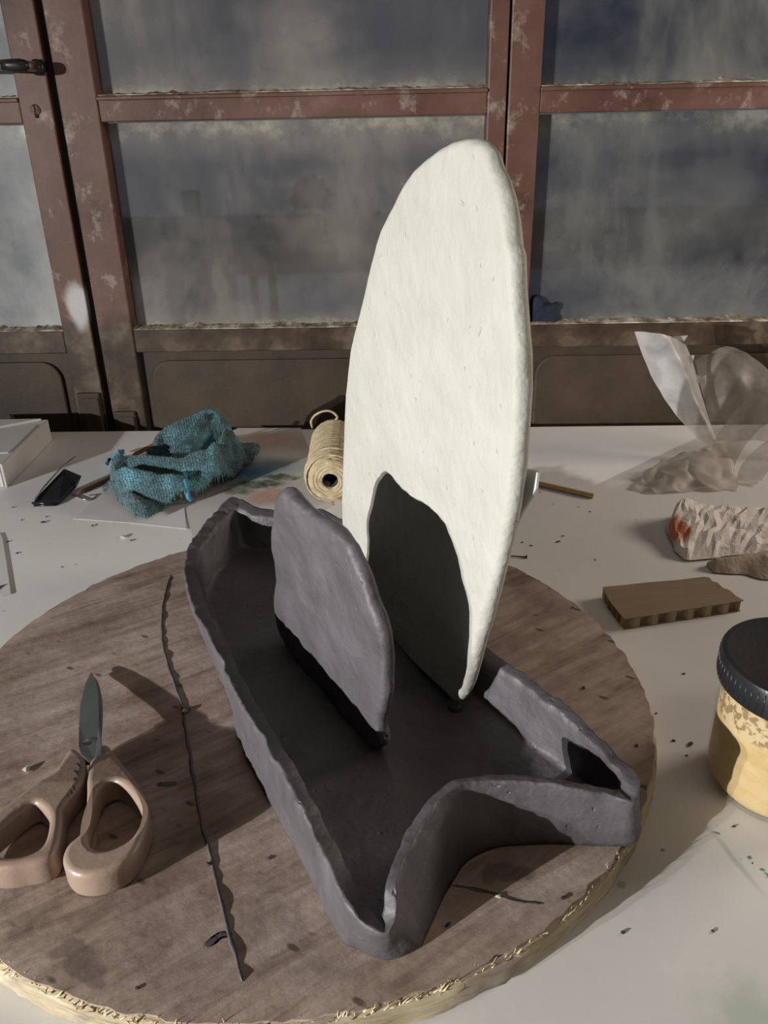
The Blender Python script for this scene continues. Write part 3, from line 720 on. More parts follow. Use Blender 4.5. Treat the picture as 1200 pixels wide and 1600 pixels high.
# grip slots
for (x0, y0, x1, y1) in [(516, 700, 542, 738), (500, 750, 527, 788), (496, 803, 519, 838), (484, 850, 506, 882), (466, 882, 487, 910), (446, 908, 464, 932), (430, 930, 443, 948)]:
    a = oz(*crop1([(x0, y0)])[0], HZ + .0088); b_ = oz(*crop1([(x1, y1)])[0], HZ + .0088)
    mb = MB(); mb.tube([a, a.lerp(b_, .3) + Vector((0, 0, .0004)), a.lerp(b_, .7) + Vector((0, 0, .0004)), b_], [.0003, .0009, .0009, .0003], 8); mb.build('grip_slot', BLACKGAP, sc, True)
def blade(name, pts, zt, zp, T):
    tip = oz(*crop1([(615, 82)])[0], ZB); pv = oz(*crop1([(600, 570)])[0], ZB); L = (pv - tip).length
    top = []; bot = []
    for x, y in crop1(pts):
        z = zt
        for _ in range(3):
            q = oz(x, y, z); t = min(1.3, (q - tip).xy.length / L); z = zt + (zp - zt) * t
        top.append(q); bot.append(q - Vector((0, 0, T)))
    mb = MB(); mb.hexa(bot, top); o = bevel(mb.build(name, BLADE, sc), .0006, 2); return o
blade('blade', [(615, 82), (650, 140), (668, 230), (672, 340), (672, 450), (690, 590), (690, 640), (640, 690), (600, 700), (545, 640), (528, 590), (530, 450), (540, 300), (575, 160)], ZB + .0042, ZB + .0145, .0017)
blade('blade', [(640, 110), (672, 180), (690, 260), (694, 360), (690, 470), (680, 570), (640, 620), (600, 600), (640, 450), (655, 300), (650, 190)], ZB + .0022, ZB + .0122, .0016)
q = oz(*crop1([(598, 568)])[0], ZB + .0150)
mb = MB(); mb.lathe([(.0048, -.0035), (.0048, .0004), (.004, .0012), (.002, .0017), (0, .0018)], q, 20); mb.build('pivot_screw', CHROME, sc, True)
# shank that ties blade and handle
a = oz(*crop1([(560, 640)])[0], ZB + .013); b_ = oz(*crop1([(600, 700)])[0], ZB + .013)
mb = MB(); mb.tube([a, b_], .002, 8); mb.build('stop', BLACKGAP, sc, True)

# ------------------------------------------------------------------ jar
JC = Vector((.272, .428, 0))
def jarglass():
    m, nt, b = newmat('clear_jar_plastic')
    b.inputs['Base Color'].default_value = (.95, .93, .9, 1); b.inputs['Roughness'].default_value = .06
    out = nt.nodes['Material Output']; tb_ = nt.nodes.new('ShaderNodeBsdfTransparent'); tb_.inputs[0].default_value = (.97, .96, .94, 1)
    gl = nt.nodes.new('ShaderNodeBsdfGlossy'); gl.inputs['Roughness'].default_value = .05
    fr = nt.nodes.new('ShaderNodeLayerWeight'); fr.inputs[0].default_value = .5
    pw = nt.nodes.new('ShaderNodeMath'); pw.operation = 'POWER'; nt.links.new(fr.outputs['Facing'], pw.inputs[0]); pw.inputs[1].default_value = 4.0
    ms = nt.nodes.new('ShaderNodeMixShader'); nt.links.new(mul(nt, pw.outputs[0], .3), ms.inputs[0]); nt.links.new(tb_.outputs[0], ms.inputs[1]); nt.links.new(gl.outputs[0], ms.inputs[2])
    nt.links.new(ms.outputs[0], out.inputs['Surface']); return m
def powder():
    m, nt, b = newmat('pale_yellow_powder')
    co = coords(nt); sp = nt.nodes.new('ShaderNodeSeparateXYZ'); nt.links.new(warp(nt, co, 30, .006), sp.inputs[0])
    lvl = nt.nodes.new('ShaderNodeMapRange'); nt.links.new(sp.outputs[2], lvl.inputs[0]); lvl.inputs[1].default_value = .060; lvl.inputs[2].default_value = .064
    gr = ramp(nt, noise_tex(nt, co, 190, 3, .6), [(.44, (0, 0, 0)), (.52, (1, 1, 1))])
    body = ramp(nt, noise_tex(nt, coords(nt, (1, 1, 2)), 45, 6, .6), [(.35, (.56, .41, .20)), (.65, (.63, .49, .28))])
    dusty = mixc(nt, gr.outputs[0], (.30, .215, .115), (.60, .49, .32))
    c = mixc(nt, lvl.outputs[0], body.outputs[0], dusty)
    nt.links.new(c, b.inputs['Base Color']); b.inputs['Roughness'].default_value = .8; b.inputs['Specular IOR Level'].default_value = .2
    bump(nt, b, noise_tex(nt, co, 190, 3), .002, .5); return m
jar = root('jar', tuple(JC), 'clear jar of pale yellow powder with a black screw lid', 'jar')
mb = MB(); mb.lathe([(0, .0005), (.036, .0005), (.0425, .003), (.0462, .010), (.0472, .02), (.0472, .068), (.0465, .080), (.0455, .090), (.0455, .1), (.044, .1), (.044, .09), (.0455, .08), (.0460, .068), (.0460, .02), (.045, .011), (.041, .005), (.035, .003), (0, .003)], JC, 64)
mb.build('jar_body', jarglass(), jar, True)
mb = MB(); mb.lathe([(0, .0034), (.035, .0034), (.0405, .0055), (.0446, .0115), (.0456, .02), (.0456, .068), (.045, .079), (.0437, .085), (.035, .0835), (.02, .086), (0, .0855)], JC, 64)
mb.build('powder', powder(), jar, True)
LIDM, _, _ = basic('black_lid_plastic', [(.3, (.010, .011, .013)), (.7, (.018, .019, .022))], 30, .35, bumps=((300, .0002),))
mb = MB(); mb.lathe([(.0468, .088), (.0505, .088), (.0508, .0895), (.0508, .1065), (.0500, .1082), (.0485, .109), (.046, .1088), (.0445, .1082), (0, .1082)], JC, 72)
lid = mb.build('lid', LIDM, jar, True); sharp(lid, 30)
mb = MB()
for k in range(72):
    a = 2 * math.pi * k / 72; c = JC + Vector((math.cos(a) * .0508, math.sin(a) * .0508, 0)); mb.tube([c + Vector((0, 0, .0905)), c + Vector((0, 0, .105))], .00055, 5)
o = mb.build('lid_ribs', LIDM, lid, True)

# ------------------------------------------------------------------ honeycomb cardboard
CARD, _, _ = basic('brown_cardboard', [(.3, (.25, .17, .11)), (.7, (.29, .20, .13))], 30, .85, bumps=((90, .0006),), stretch=(1, 4, 1))
HCM, _, _ = basic('kraft_comb', [(.3, (.30, .225, .15)), (.7, (.40, .31, .22))], 30, .9)
cb = root('cardboard_offcut', (.27, .66, 0), 'brown honeycomb cardboard offcut lying on the table behind the jar', 'cardboard')
top_px = [(942, 917), (975, 914), (1010, 910), (1060, 906), (1100, 901), (1108, 902), (1113, 908), (1121, 910), (1129, 918), (1140, 922), (1150, 931), (1162, 938), (1120, 945), (1060, 954), (1010, 962), (976, 967), (968, 958), (960, 948), (951, 936)]
tp = [oz(x, y, .0125) for x, y in top_px]
def sheet(name, z0, z1, sh):
    mb = MB(); c = sum(tp, Vector()) / len(tp)
    P_ = [c + (p - c) * sh for p in tp]
    mb.hexa([(p.x, p.y, z0) for p in P_], [(p.x, p.y, z1) for p in P_]); return mb.build(name, CARD, cb)
sheet('top_sheet', .0117, .0125, 1.0); sheet('bottom_sheet', .0003, .0011, .985)
# comb cells
def inside(p, poly):
    r_ = False; n = len(poly)
    for i in range(n):
        a, b_ = poly[i], poly[i - 1]
        if (a.y > p.y) != (b_.y > p.y) and p.x < (b_.x - a.x) * (p.y - a.y) / (b_.y - a.y) + a.x: r_ = not r_
    return r_
mb = MB(); cs = .0062; cc = sum(tp, Vector()) / len(tp); poly = [cc + (p - cc) * 1.0 for p in tp]
ang = math.atan2(tp[11].y - tp[15].y, tp[11].x - tp[15].x)
for i in range(-16, 17):
    for j in range(-12, 13):
        hx = cs * 1.5 * i; hy = cs * math.sqrt(3) * (j + .5 * (i % 2))
        for k in range(3):
            a0, a1 = math.radians(60 * k), math.radians(60 * k + 60)
            p0 = Vector((hx + cs * math.cos(a0), hy + cs * math.sin(a0), 0)); p1 = Vector((hx + cs * math.cos(a1), hy + cs * math.sin(a1), 0))
            rot = Matrix.Rotation(ang, 3, 'Z'); p0 = rot @ p0 + Vector((cc.x, cc.y, 0)); p1 = rot @ p1 + Vector((cc.x, cc.y, 0))
            if inside(p0, poly) or inside(p1, poly):
                if not inside(p0, poly): p0, p1 = p1, p0
                if not inside(p1, poly):
                    lo_, hi_ = 0.0, 1.0
                    for _ in range(8):
                        md = (lo_ + hi_) / 2
                        if inside(p0.lerp(p1, md), poly): lo_ = md
                        else: hi_ = md
                    p1 = p0.lerp(p1, lo_)
                if (p1 - p0).length < .0004: continue
                t = (p1 - p0).normalized(); s_ = Vector((-t.y, t.x, 0)) * .00022
                mb.hexa([p0 - s_ + Vector((0, 0, .0011)), p1 - s_ + Vector((0, 0, .0011)), p1 + s_ + Vector((0, 0, .0011)), p0 + s_ + Vector((0, 0, .0011))],
                        [p0 - s_ + Vector((0, 0, .0117)), p1 - s_ + Vector((0, 0, .0117)), p1 + s_ + Vector((0, 0, .0117)), p0 + s_ + Vector((0, 0, .0117))])
o = mb.build('honeycomb_core', HCM, cb); o['kind'] = 'stuff'

# ------------------------------------------------------------------ twine spool
def twinem():
    m, nt, b = newmat('jute_twine')
    co = coords(nt); r = ramp(nt, noise_tex(nt, co, 140, 4, .6), [(.3, (.38, .29, .165)), (.55, (.54, .44, .28)), (.75, (.66, .57, .40))])
    nt.links.new(r.outputs[0], b.inputs['Base Color']); b.inputs['Roughness'].default_value = .75
    bump(nt, b, noise_tex(nt, co, 500, 2), .0008, .8); return m
TWINE = twinem()
TA = Vector((-.0655, .915, .0325)); TBk = Vector((-.0675, 1.062, .0325)); RT = .0318
tw = root('twine_spool', (-.066, .96, 0), 'roll of natural jute twine lying on its side behind the dish', 'twine')
ax = (TBk - TA); LT = ax.length; ax.normalize(); e1 = Vector((0, 0, 1)); e2 = ax.cross(e1)
mb = MB(); mb.lathe([(.0095, .012), (.0095, -.0005), (.013, -.0015), (.022, -.0012), (.0265, .003), (RT - .0018, .010), (RT - .0012, LT - .010), (.0265, LT - .003), (.013, LT), (.0095, LT), (.0095, .012)], TA, 48, ax)
mb.build('winding_core', TWINE, tw, True)
BLK, _, _ = basic('dark_hollow_lining', [(.3, (.018, .016, .014)), (.7, (.03, .027, .022))], 30, .9)
mb = MB(); mb.lathe([(.0094, LT - .004), (.0094, .0005), (.0086, .0005), (.0086, LT - .005), (0, LT - .005), (0, LT - .004), (.0094, LT - .004)], TA, 32, ax); mb.build('tube', BLK, tw, True)
def strand(pts, r_, nm='strand'):
    mb = MB(); mb.tube(pts, r_, 6); return mb.build(nm, TWINE, tw, True)
def cyl(r_, t, a): return TA + ax * t + (e1 * math.cos(a) + e2 * math.sin(a)) * r_
pts = []; turns = 52
for i in range(turns * 22 + 1):
    s_ = i / (turns * 22); a = 2 * math.pi * turns * s_; t = .007 + (LT - .014) * s_ + .0035 * math.sin(a)
    pts.append(cyl(RT - .0006 + .0006 * nz((s_ * 60, a * .1, 0), 1), max(.004, min(LT - .004, t)), a))
strand(pts, .0013, 'outer_winding')
pts = []
for i in range(13 * 26 + 1):
    s_ = i / (13 * 26); a = 2 * math.pi * 13 * s_; r_ = .0105 + (.0275 - .0105) * s_
    pts.append(cyl(r_, -.0012 + max(0, r_ - .021) ** 2 * 95 + .0004 * math.sin(a * 1.7), a))
strand(pts, .0010, 'end_winding')
pts = []
for i in range(5 * 30 + 1):
    s_ = i / 150; a = -.2 + 2 * math.pi * 5 * s_; pts.append(cyl(RT + .0012, .022 + .006 * math.sin(a + 1) + .005 * s_ , a))
strand(pts, .0012, 'cross_winding')
lp = [(488, 668), (486, 659), (491, 650), (501, 644), (512, 642), (521, 645), (527, 652), (524, 656)]
nl_ = Vector((0, 1, .15)).normalized()
strand([Vector(p) for p in cat_open([opl(x, y, (0, 1.052, .06), nl_) for x, y in lp], 8)], .0016, 'loose_loop')
strand([cyl(RT + .002, .03, 1.75), cyl(RT + .006, .034, 1.7), cyl(RT + .011, .036, 1.5)], .0004, 'stray_fibre')

# ------------------------------------------------------------------ small things on the right
WOOD, _, _ = basic('stick_wood', [(.3, (.48, .32, .15)), (.7, (.60, .42, .21))], 60, .6, stretch=(1, 6, 6))
a = oz(800, 746, .0035); b_ = oz(928, 775, .0035)
mb = MB(); mb.tube([a, a.lerp(b_, .5), b_.lerp(a, .03), b_], [.0034, .0034, .0034, .0028], 12); tag(sharp(mb.build('wooden_stick', WOOD, None, True), 50), 'thin round wooden stick on the table right of the white slab', 'stick')
a = oz(786, 868, .0014); b_ = oz(822, 870, .0014)
nl = root('nail', tuple(oz(805, 869, 0)), 'small black nail on the table behind the board', 'nail')
mb = MB(); mb.tube([a, b_], [.0005, .0008], 8); mb.build('shank', DARKMET, nl, True)
d = (b_ - a).normalized(); mb = MB(); mb.tube([b_, b_ + d * .0012], [.0022, .0020], 12); mb.build('head', DARKMET, nl, True)
SHEETM, _, _ = basic('grey_green_plastic', [(.3, (.56, .59, .55)), (.7, (.62, .65, .61))], 20, .65)
po = W0 - NW * .0118
P_ = cat_closed([tuple(opl(x, y, po, NW)) for x, y in [(775, 728), (800, 730), (822, 733), (838, 737), (841, 745), (839, 760), (830, 778), (816, 800), (805, 824), (797, 850), (780, 900), (757, 960), (735, 1020), (715, 1040), (690, 1020), (690, 900), (720, 780)]], 90)
P_ = [Vector(p) for p in P_]
mb = MB(); mb.hexa(P_, [p - NW * .0016 for p in P_])
tag(mb.build('support_sheet', SHEETM), 'thin grey-green sheet leaning against the back of the tall white slab', 'sheet')

# ------------------------------------------------------------------ plastic film and tissue
def filmmat(name, col, alpha, rough=.35, sub=.25):
    m, nt, b = newmat(name); out = nt.nodes['Material Output']
    co = coords(nt); cr = noise_tex(nt, co, 26, 5, .6, .8)
    b.inputs['Base Color'].default_value = (*col, 1); b.inputs['Roughness'].default_value = rough
    bump(nt, b, cr, .0015, .5)
    tl = nt.nodes.new('ShaderNodeBsdfTranslucent'); tl.inputs[0].default_value = (*col, 1)
    m1 = nt.nodes.new('ShaderNodeMixShader'); m1.inputs[0].default_value = .35; nt.links.new(b.outputs[0], m1.inputs[1]); nt.links.new(tl.outputs[0], m1.inputs[2])
    tp_ = nt.nodes.new('ShaderNodeBsdfTransparent'); tp_.inputs[0].default_value = (.97, .96, .95, 1)
    m2 = nt.nodes.new('ShaderNodeMixShader'); rr = ramp(nt, cr, [(.35, (alpha - .15,) * 3), (.65, (min(1, alpha + .15),) * 3)])
    nt.links.new(rr.outputs[0], m2.inputs[0]); nt.links.new(tp_.outputs[0], m2.inputs[1]); nt.links.new(m1.outputs[0], m2.inputs[2])
    nt.links.new(m2.outputs[0], out.inputs['Surface']); return m
FILM = filmmat('milky_plastic_film', (.70, .69, .68), .72)
FILM2 = filmmat('thin_plastic_film', (.55, .51, .46), .48)
def patch(name, rows, mat, parent, per=8, amp=.0015, seed=1.0):
    """smooth sheet through a grid of 3-D points"""
    G = [cat_open(r_, per) for r_ in rows]
    nc = len(G[0]); full = [cat_open([G[i][k] for i in range(len(G))], per) for k in range(nc)]
    nr = len(full[0]); vs = []
    for k in range(nc):
        for i in range(nr):
            p = Vector(full[k][i]); p = Vector((p.x, p.y, max(.004, p.z))); vs.append(p + Vector((nz(p, 50, seed), nz(p, 50, seed + 4), nz(p, 50, seed + 8))) * amp * 2 + Vector((0, 0, nz(p, 110, seed)) ) * amp)
    fs = [(k * nr + i, (k + 1) * nr + i, (k + 1) * nr + i + 1, k * nr + i + 1) for k in range(nc - 1) for i in range(nr - 1)]
    vs = [(v_[0], v_[1], max(.0008, v_[2])) for v_ in vs]
    return mesh(name, vs, fs, mat, parent, True)
def yp(px, py, y):
    d = ray(px, py); return CAM + d * (y / d.y)
bag = root('plastic_bag', (.52, 1.03, 0), 'crumpled clear plastic bag standing up at the right back of the table', 'bag')
# upright flap leaning left
rows = [[yp(991, 518, 1.07), yp(1006, 560, 1.075), yp(1030, 610, 1.07), yp(1062, 655, 1.06), yp(1104, 700, 1.04)],
        [yp(1012, 519, 1.05), yp(1035, 560, 1.055), yp(1060, 610, 1.05), yp(1085, 650, 1.04), yp(1112, 700, 1.03)],
        [yp(1045, 524, 1.06), yp(1062, 560, 1.055), yp(1080, 600, 1.05), yp(1095, 640, 1.04), yp(1118, 690, 1.03)],
        [yp(1072, 540, 1.09), yp(1082, 565, 1.085), yp(1092, 600, 1.08), yp(1102, 636, 1.06), yp(1120, 690, 1.035)]]
patch('film_flap', rows, FILM, bag, 8, .0006, 2.0)
for k, tri in enumerate([[(1052, 526), (1075, 524), (1069, 533), (1058, 531)], [(1076, 556), (1085, 555), (1083, 566), (1078, 570)], [(1088, 585), (1096, 590), (1104, 586), (1103, 602), (1095, 597), (1090, 600)]]):
    mb = MB(); P_ = [yp(x, y, 1.078 - .002 * k) for x, y in tri]; mb.hexa(P_, [p + Vector((0, .0006, 0)) for p in P_]); mb.build('torn_edge', FILM, bag)
rows = [[yp(1086, 565, 1.12), yp(1105, 552, 1.12), yp(1140, 541, 1.12), yp(1175, 557, 1.12), yp(1215, 590, 1.11), yp(1260, 640, 1.08)],
        [yp(1095, 605, 1.10), yp(1115, 590, 1.09), yp(1145, 582, 1.08), yp(1180, 595, 1.08), yp(1220, 620, 1.07), yp(1260, 665, 1.05)],
        [yp(1104, 640, 1.08), yp(1125, 640, 1.07), yp(1150, 635, 1.06), yp(1185, 640, 1.05), yp(1225, 660, 1.04), yp(1260, 690, 1.03)],
        [yp(1112, 690, 1.05), yp(1130, 690, 1.05), yp(1155, 690, 1.04), yp(1190, 690, 1.03), yp(1225, 700, 1.03), yp(1260, 710, 1.02)]]
patch('film_dome', rows, FILM2, bag, 7, .0008, 5.0)
rows = [[yp(1098, 760, .985), yp(1105, 720, 1.0), yp(1122, 680, 1.01), yp(1150, 640, 1.01), yp(1185, 610, 1.01), yp(1225, 592, 1.01)],
        [yp(1118, 765, .97), yp(1125, 725, .985), yp(1142, 688, .995), yp(1168, 652, 1.0), yp(1200, 628, 1.0), yp(1230, 615, 1.0)],
        [yp(1140, 770, .965), yp(1146, 735, .975), yp(1160, 702, .985), yp(1185, 672, .99), yp(1212, 655, .99), yp(1235, 645, .99)]]
patch('film_fold', rows, FILM2, bag, 7, .0006, 7.0)
rows = [[yp(1145, 775, .955), yp(1152, 742, .96), yp(1168, 715, .965), yp(1195, 692, .97), yp(1225, 675, .97)],
        [yp(1180, 782, .94), yp(1185, 760, .95), yp(1198, 740, .955), yp(1215, 725, .955), yp(1240, 715, .955)]]
patch('film_fold', rows, FILM2, bag, 7, .0006, 8.0)
rows = [[yp(1005, 740, .972), yp(1035, 722, .99), yp(1070, 708, 1.01), yp(1105, 700, 1.02), yp(1140, 700, 1.02)],
        [yp(990, 765, .945), yp(1030, 745, .955), yp(1065, 730, .965), yp(1100, 722, .97), yp(1150, 730, .97)],
        [yp(1000, 782, .925), yp(1040, 785, .925), yp(1075, 780, .93), yp(1110, 780, .93), yp(1150, 785, .93)]]
TISSUE0 = filmmat('thin_white_film', (.66, .61, .55), .8, .6)
patch('crumpled_hem', rows, TISSUE0, bag, 8, .004, 11.0)

# white tissue with an orange stain: crumpled sheet built as a height field over its outline
def tissuem():
    m, nt, b = newmat('white_tissue')
    co = coords(nt); r = ramp(nt, noise_tex(nt, co, 30, 5), [(.3, (.76, .70, .64)), (.7, (.85, .80, .75))]); c = r.outputs[0]
    w = warp(nt, co, 40, .03)
    a = oz(1058, 825, .016)
    c = mixc(nt, mul(nt, mask(nt, w, (a.x - TIS.x, a.y - TIS.y, a.z), (.013, .03, .022), .5), .9), c, (.62, .20, .09))
    a = oz(1112, 824, .025)
    c = mixc(nt, mul(nt, mask(nt, w, (a.x - TIS.x, a.y - TIS.y, a.z), (.012, .02, .006), .6), .6), c, (.66, .36, .22))
    nt.links.new(c, b.inputs['Base Color']); b.inputs['Roughness'].default_value = .85
    b.inputs['Specular IOR Level'].default_value = .2
    bump(nt, b, noise_tex(nt, co, 90, 5, .6, 1.0), .003, .7); return m
def crumple(name, outline, hfun, mat, parent=None, nu=40, nv=26, seed=0.0, smooth=True):
    """outline: 2 rails (front, back) of xy points; hfun(u, v, x, y) gives height"""
    A = cat_open(outline[0], 12); B = cat_open(outline[1], 12)
    def at(L, t):
        x = t * (len(L) - 1); i = min(int(x), len(L) - 2); return np.array(L[i]) * (1 - x + i) + np.array(L[i + 1]) * (x - i)
    vs = []
    for i in range(nu + 1):
        for j in range(nv + 1):
            u, v = i / nu, j / nv; p = at(A, u) * (1 - v) + at(B, u) * v
            x, y = p[0], p[1]; z = hfun(u, v, x, y)
            x += .006 * noise.noise(Vector((x * 50, y * 50, seed))); y += .006 * noise.noise(Vector((x * 50, y * 50, seed + 5)))
            vs.append((x, y, max(.0006, z)))
    fs = [(i * (nv + 1) + j, (i + 1) * (nv + 1) + j, (i + 1) * (nv + 1) + j + 1, i * (nv + 1) + j + 1) for i in range(nu) for j in range(nv)]
    return mesh(name, vs, fs, mat, parent, smooth)
def ridged(x, y, f, s): return 1 - abs(noise.noise(Vector((x * f, y * f, s)))) * 2
TIS = Vector((.42, .83, 0))
ts = root('tissue', tuple(TIS), 'crumpled white tissue with an orange stain beside the cardboard', 'tissue')
def hf(u, v, x, y):
    e = min(1, u * 9 + .1, v * 8 + .1, (1 - v) * 8)
    z = .003 + .027 * v ** .8 * (.8 + .2 * math.sin(u * 6 + 1))
    k = .3 if u < .12 else 1.0
    r_ = random.Random(int(u * 1000) * 997 + int(v * 1000)); 
    return max(.0012, .002 + e * (z + k * (r_.uniform(-.0024, .0024) + .005 * (ridged(x, y, 22, 3) - .5))))
fr_ = [oz(x, y, 0).xy for x, y in [(1046, 845), (1066, 876), (1100, 876), (1140, 872), (1180, 868), (1230, 866), (1280, 868)]]
bk_ = [oz(x, y, 0).xy for x, y in [(1044, 822), (1060, 808), (1095, 806), (1135, 806), (1180, 808), (1230, 808), (1280, 815)]]
crumple('tissue_sheet', ([tuple(p) for p in fr_], [tuple(p) for p in bk_]), hf, tissuem(), ts, 30, 9, 3.0, False)
TANF, _, _ = basic('tan_paper', [(.3, (.38, .30, .215)), (.7, (.46, .375, .28))], 25, .7, bumps=((60, .003),))
fr_ = [tuple(oz(x, y, 0).xy) for x, y in [(1102, 888), (1112, 896), (1130, 898), (1160, 900), (1195, 906), (1240, 906)]]
bk_ = [tuple(oz(x, y, 0).xy) for x, y in [(1104, 884), (1125, 878), (1150, 873), (1180, 868), (1200, 865), (1240, 862)]]
o = crumple('paper_scrap', (fr_, bk_), lambda u, v, x, y: .0015 + .009 * math.sin(math.pi * v) * min(1, u * 4 + .2) + .003 * ridged(x, y, 30, 1) * min(1, 4 * v * (1 - v)), TANF, None, 50, 16, 8.0)
tag(o, 'small tan paper scrap between the stained tissue and the cardboard', 'paper')

# ------------------------------------------------------------------ left: box, clip, brush, papers
BOXM, _, _ = basic('white_card', [(.3, (.52, .50, .475)), (.7, (.57, .55, .525))], 10, .6, bumps=((30, .0006),))
b1, b2 = oz(82, 688, 0), oz(12, 762, 0)
lv = Vector((-.16, -.006, 0))
bx = root('card_box', ((b1.x + b2.x) / 2 - .07, (b1.y + b2.y) / 2, 0), 'flat white card box at the left back corner of the table', 'box')
HB = .034
mb = MB(); q0 = [b1, b1 + lv, b2 + lv, b2]
mb.hexa([p + Vector((0, 0, .0004)) for p in q0], [p + Vector((0, 0, HB)) for p in q0]); bevel(mb.build('body', BOXM, bx), .0012)
def flap(pts, z0, z1, nm):
    mb = MB(); mb.hexa([p + Vector((0, 0, z0)) for p in pts], [p + Vector((0, 0, z1)) for p in pts]); bevel(mb.build(nm, BOXM, bx), .0006)
flap([b1 + lv * .05 + Vector((0, -.005, 0)), b1 + lv, b1 + lv + Vector((0, -.06, 0)), b1 + lv * .5 + Vector((0, -.05, 0))], HB, HB + .0035, 'flap')
flap([b1 + lv * .04 + Vector((0, -.03, 0)), b1 + lv * .5 + Vector((0, -.045, 0)), b1 + lv + Vector((0, -.06, 0)), b2 + lv + Vector((0, .02, 0)), b2 + lv * .05 + Vector((0, .04, 0))], HB, HB + .0016, 'flap')
for k in range(3):
    c = b2 + Vector((-.004 - .006 * k, -.0015, 0)); flap([c + Vector((0, 0, 0)), c + Vector((-.004, .001, 0)), c + Vector((-.004, .003, 0)), c + Vector((0, .003, 0))], .0015, HB * .93, 'folded_edge')
# binder clip
CLIPM, _, _ = basic('black_clip_steel', [(.3, (.010, .010, .013)), (.7, (.016, .016, .02))], 20, .28)
bc = root('binder_clip', tuple(oz(88, 780, 0)), 'black binder clip with wire handles beside the white box', 'clip')
jaw0, jaw1 = oz(52, 785, .002), oz(92, 788, .002)          # jaw edge on the table
sp0, sp1 = yp(101, 734, .985), yp(119, 760, .985)          # spine corners
sp0 = oz(100, 735, .030); sp1 = oz(119, 758, .012)
def plate(c4, t, nm, mat, par):
    n_ = (c4[1] - c4[0]).cross(c4[3] - c4[0]).normalized() * t
    mb = MB(); mb.hexa(c4, [p + n_ for p in c4]); return bevel(mb.build(nm, mat, par), abs(t) * .4)
J0, J1 = oz(50, 786, .004), oz(92, 787, .0015)
A0, A1 = oz(100, 733, .026), oz(118, 759, .008)
dn = Vector((-.006, -.010, -.004))
plate([J0, J1, A1, A0], .0012, 'side_plate', CLIPM, bc)
J0b, J1b = oz(53, 790, .001), oz(88, 789, .0007); A0b = A0 + Vector((.016, .012, -.016)); A1b = oz(119, 762, .0012)
plate([J0b, J1b, A1b, A0b], .0010, 'side_plate', CLIPM, bc)
plate([A0, A1, A1b, A0b], .0012, 'spine', CLIPM, bc)
for a, b_ in ((J0, J1), (J0b, J1b)):
    mb = MB(); mb.tube([a, b_], .0016, 10); mb.build('jaw_roll', CLIPM, bc, True)
mb = MB(); h0 = oz(70, 765, .012); h1 = oz(98, 732, .0285); h2 = oz(104, 724, .030); h3 = oz(118, 713, .030)
mb.tube([oz(52, 784, .0065), h0 + Vector((0, 0, .004)), h1 + Vector((0, 0, .003)), h2, h3], [.0011, .0011, .0011, .0012, .0008], 8); mb.build('wire_handle', CHROME, bc, True)
mb = MB(); mb.tube([oz(112, 772, .001), oz(128, 779, .0012), oz(139, 782, .0012), oz(150, 776, .0012), oz(152, 773, .0012), oz(140, 774, .0012)], .0010, 8); mb.build('wire_handle', CHROME, bc, True)
# two brushes half under the towel
RWOOD, _, _ = basic('red_brown_lacquer', [(.3, (.11, .045, .022)), (.7, (.16, .07, .035))], 40, .35)
OWOOD, _, _ = basic('ochre_wood', [(.3, (.27, .14, .045)), (.7, (.36, .20, .07))], 40, .45)
for (p0, p1, z0, z1, m_, lb) in [((121, 771), (215, 727), .003, .0035, RWOOD, 'thin reddish brush handle poking out from under the towel towards the clip'), ((207, 712), (250, 690), .028, .040, OWOOD, 'ochre wooden brush handle sticking out at the top left of the towel')]:
    a, b_ = oz(*p0, z0), oz(*p1, z1); br = root('paintbrush', tuple(oz(*p0, 0)), lb, 'brush')
    mb = MB(); mb.tube([a, a.lerp(b_, .1), a.lerp(b_, .6), b_], [.0016, .0028, .0030, .0026], 10); mb.build('handle', m_, br, True)
    mb = MB(); mb.tube([b_, b_ + (b_ - a).normalized() * .012], [.0028, .0030], 10); mb.build('ferrule', CHROME, br, True)
# sheets of paper, one painted
def painted():
    m, nt, b = newmat('painted_paper')
    co = coords(nt); c = ramp(nt, noise_tex(nt, co, 14, 4), [(.3, (.58, .56, .54)), (.7, (.64, .62, .60))]).outputs[0]
    w = warp(nt, co, 16, .05); wf = warp(nt, co, 70, .03)
    def Q(px, py): q = oz(px, py, 0); return (q.x - PO.x, q.y - PO.y, 0)
    for (px, py, rx, ry, col, s, k, ww) in [(430, 690, .075, .06, (.56, .34, .26), .9, .8, w), (480, 690, .06, .06, (.46, .42, .38), .9, .7, w), (415, 732, .062, .055, (.22, .38, .45), .9, .9, w), (388, 742, .04, .045, (.05, .24, .38), .9, .95, w), (425, 776, .05, .03, (.62, .34, .26), .6, .9, w), (405, 757, .05, .020, (.075, .10, .045), .6, 1.0, wf), (440, 746, .030, .014, (.09, .115, .055), .6, .95, wf), (372, 768, .03, .018, (.12, .14, .08), .7, .85, wf)]:
        g = ramp(nt, noise_tex(nt, co, 60, 5, .7), [(.35, (.6, .6, .6)), (.55, (1, 1, 1))]).outputs[0]
        c = mixc(nt, mul(nt, mul(nt, mask(nt, ww, Q(px, py), (rx, ry, 1), s), k), g), c, col)
    nt.links.new(c, b.inputs['Base Color']); b.inputs['Roughness'].default_value = .8; b.inputs['Specular IOR Level'].default_value = .2
    return m
PO = Vector(((oz(300, 845, 0).x + oz(480, 700, 0).x) / 2, 1.0, 0))
def paper(name, px, z0, t, mat, label, lift=()):
    P_ = [oz(x, y, z0) for x, y in px]
    if lift:
        P_ = [p + Vector((0, 0, l)) for p, l in zip(P_, lift)]
    mb = MB(); mb.hexa(P_, [p + Vector((0, 0, t)) for p in P_]); return tag(mb.build(name, mat), label, 'paper')
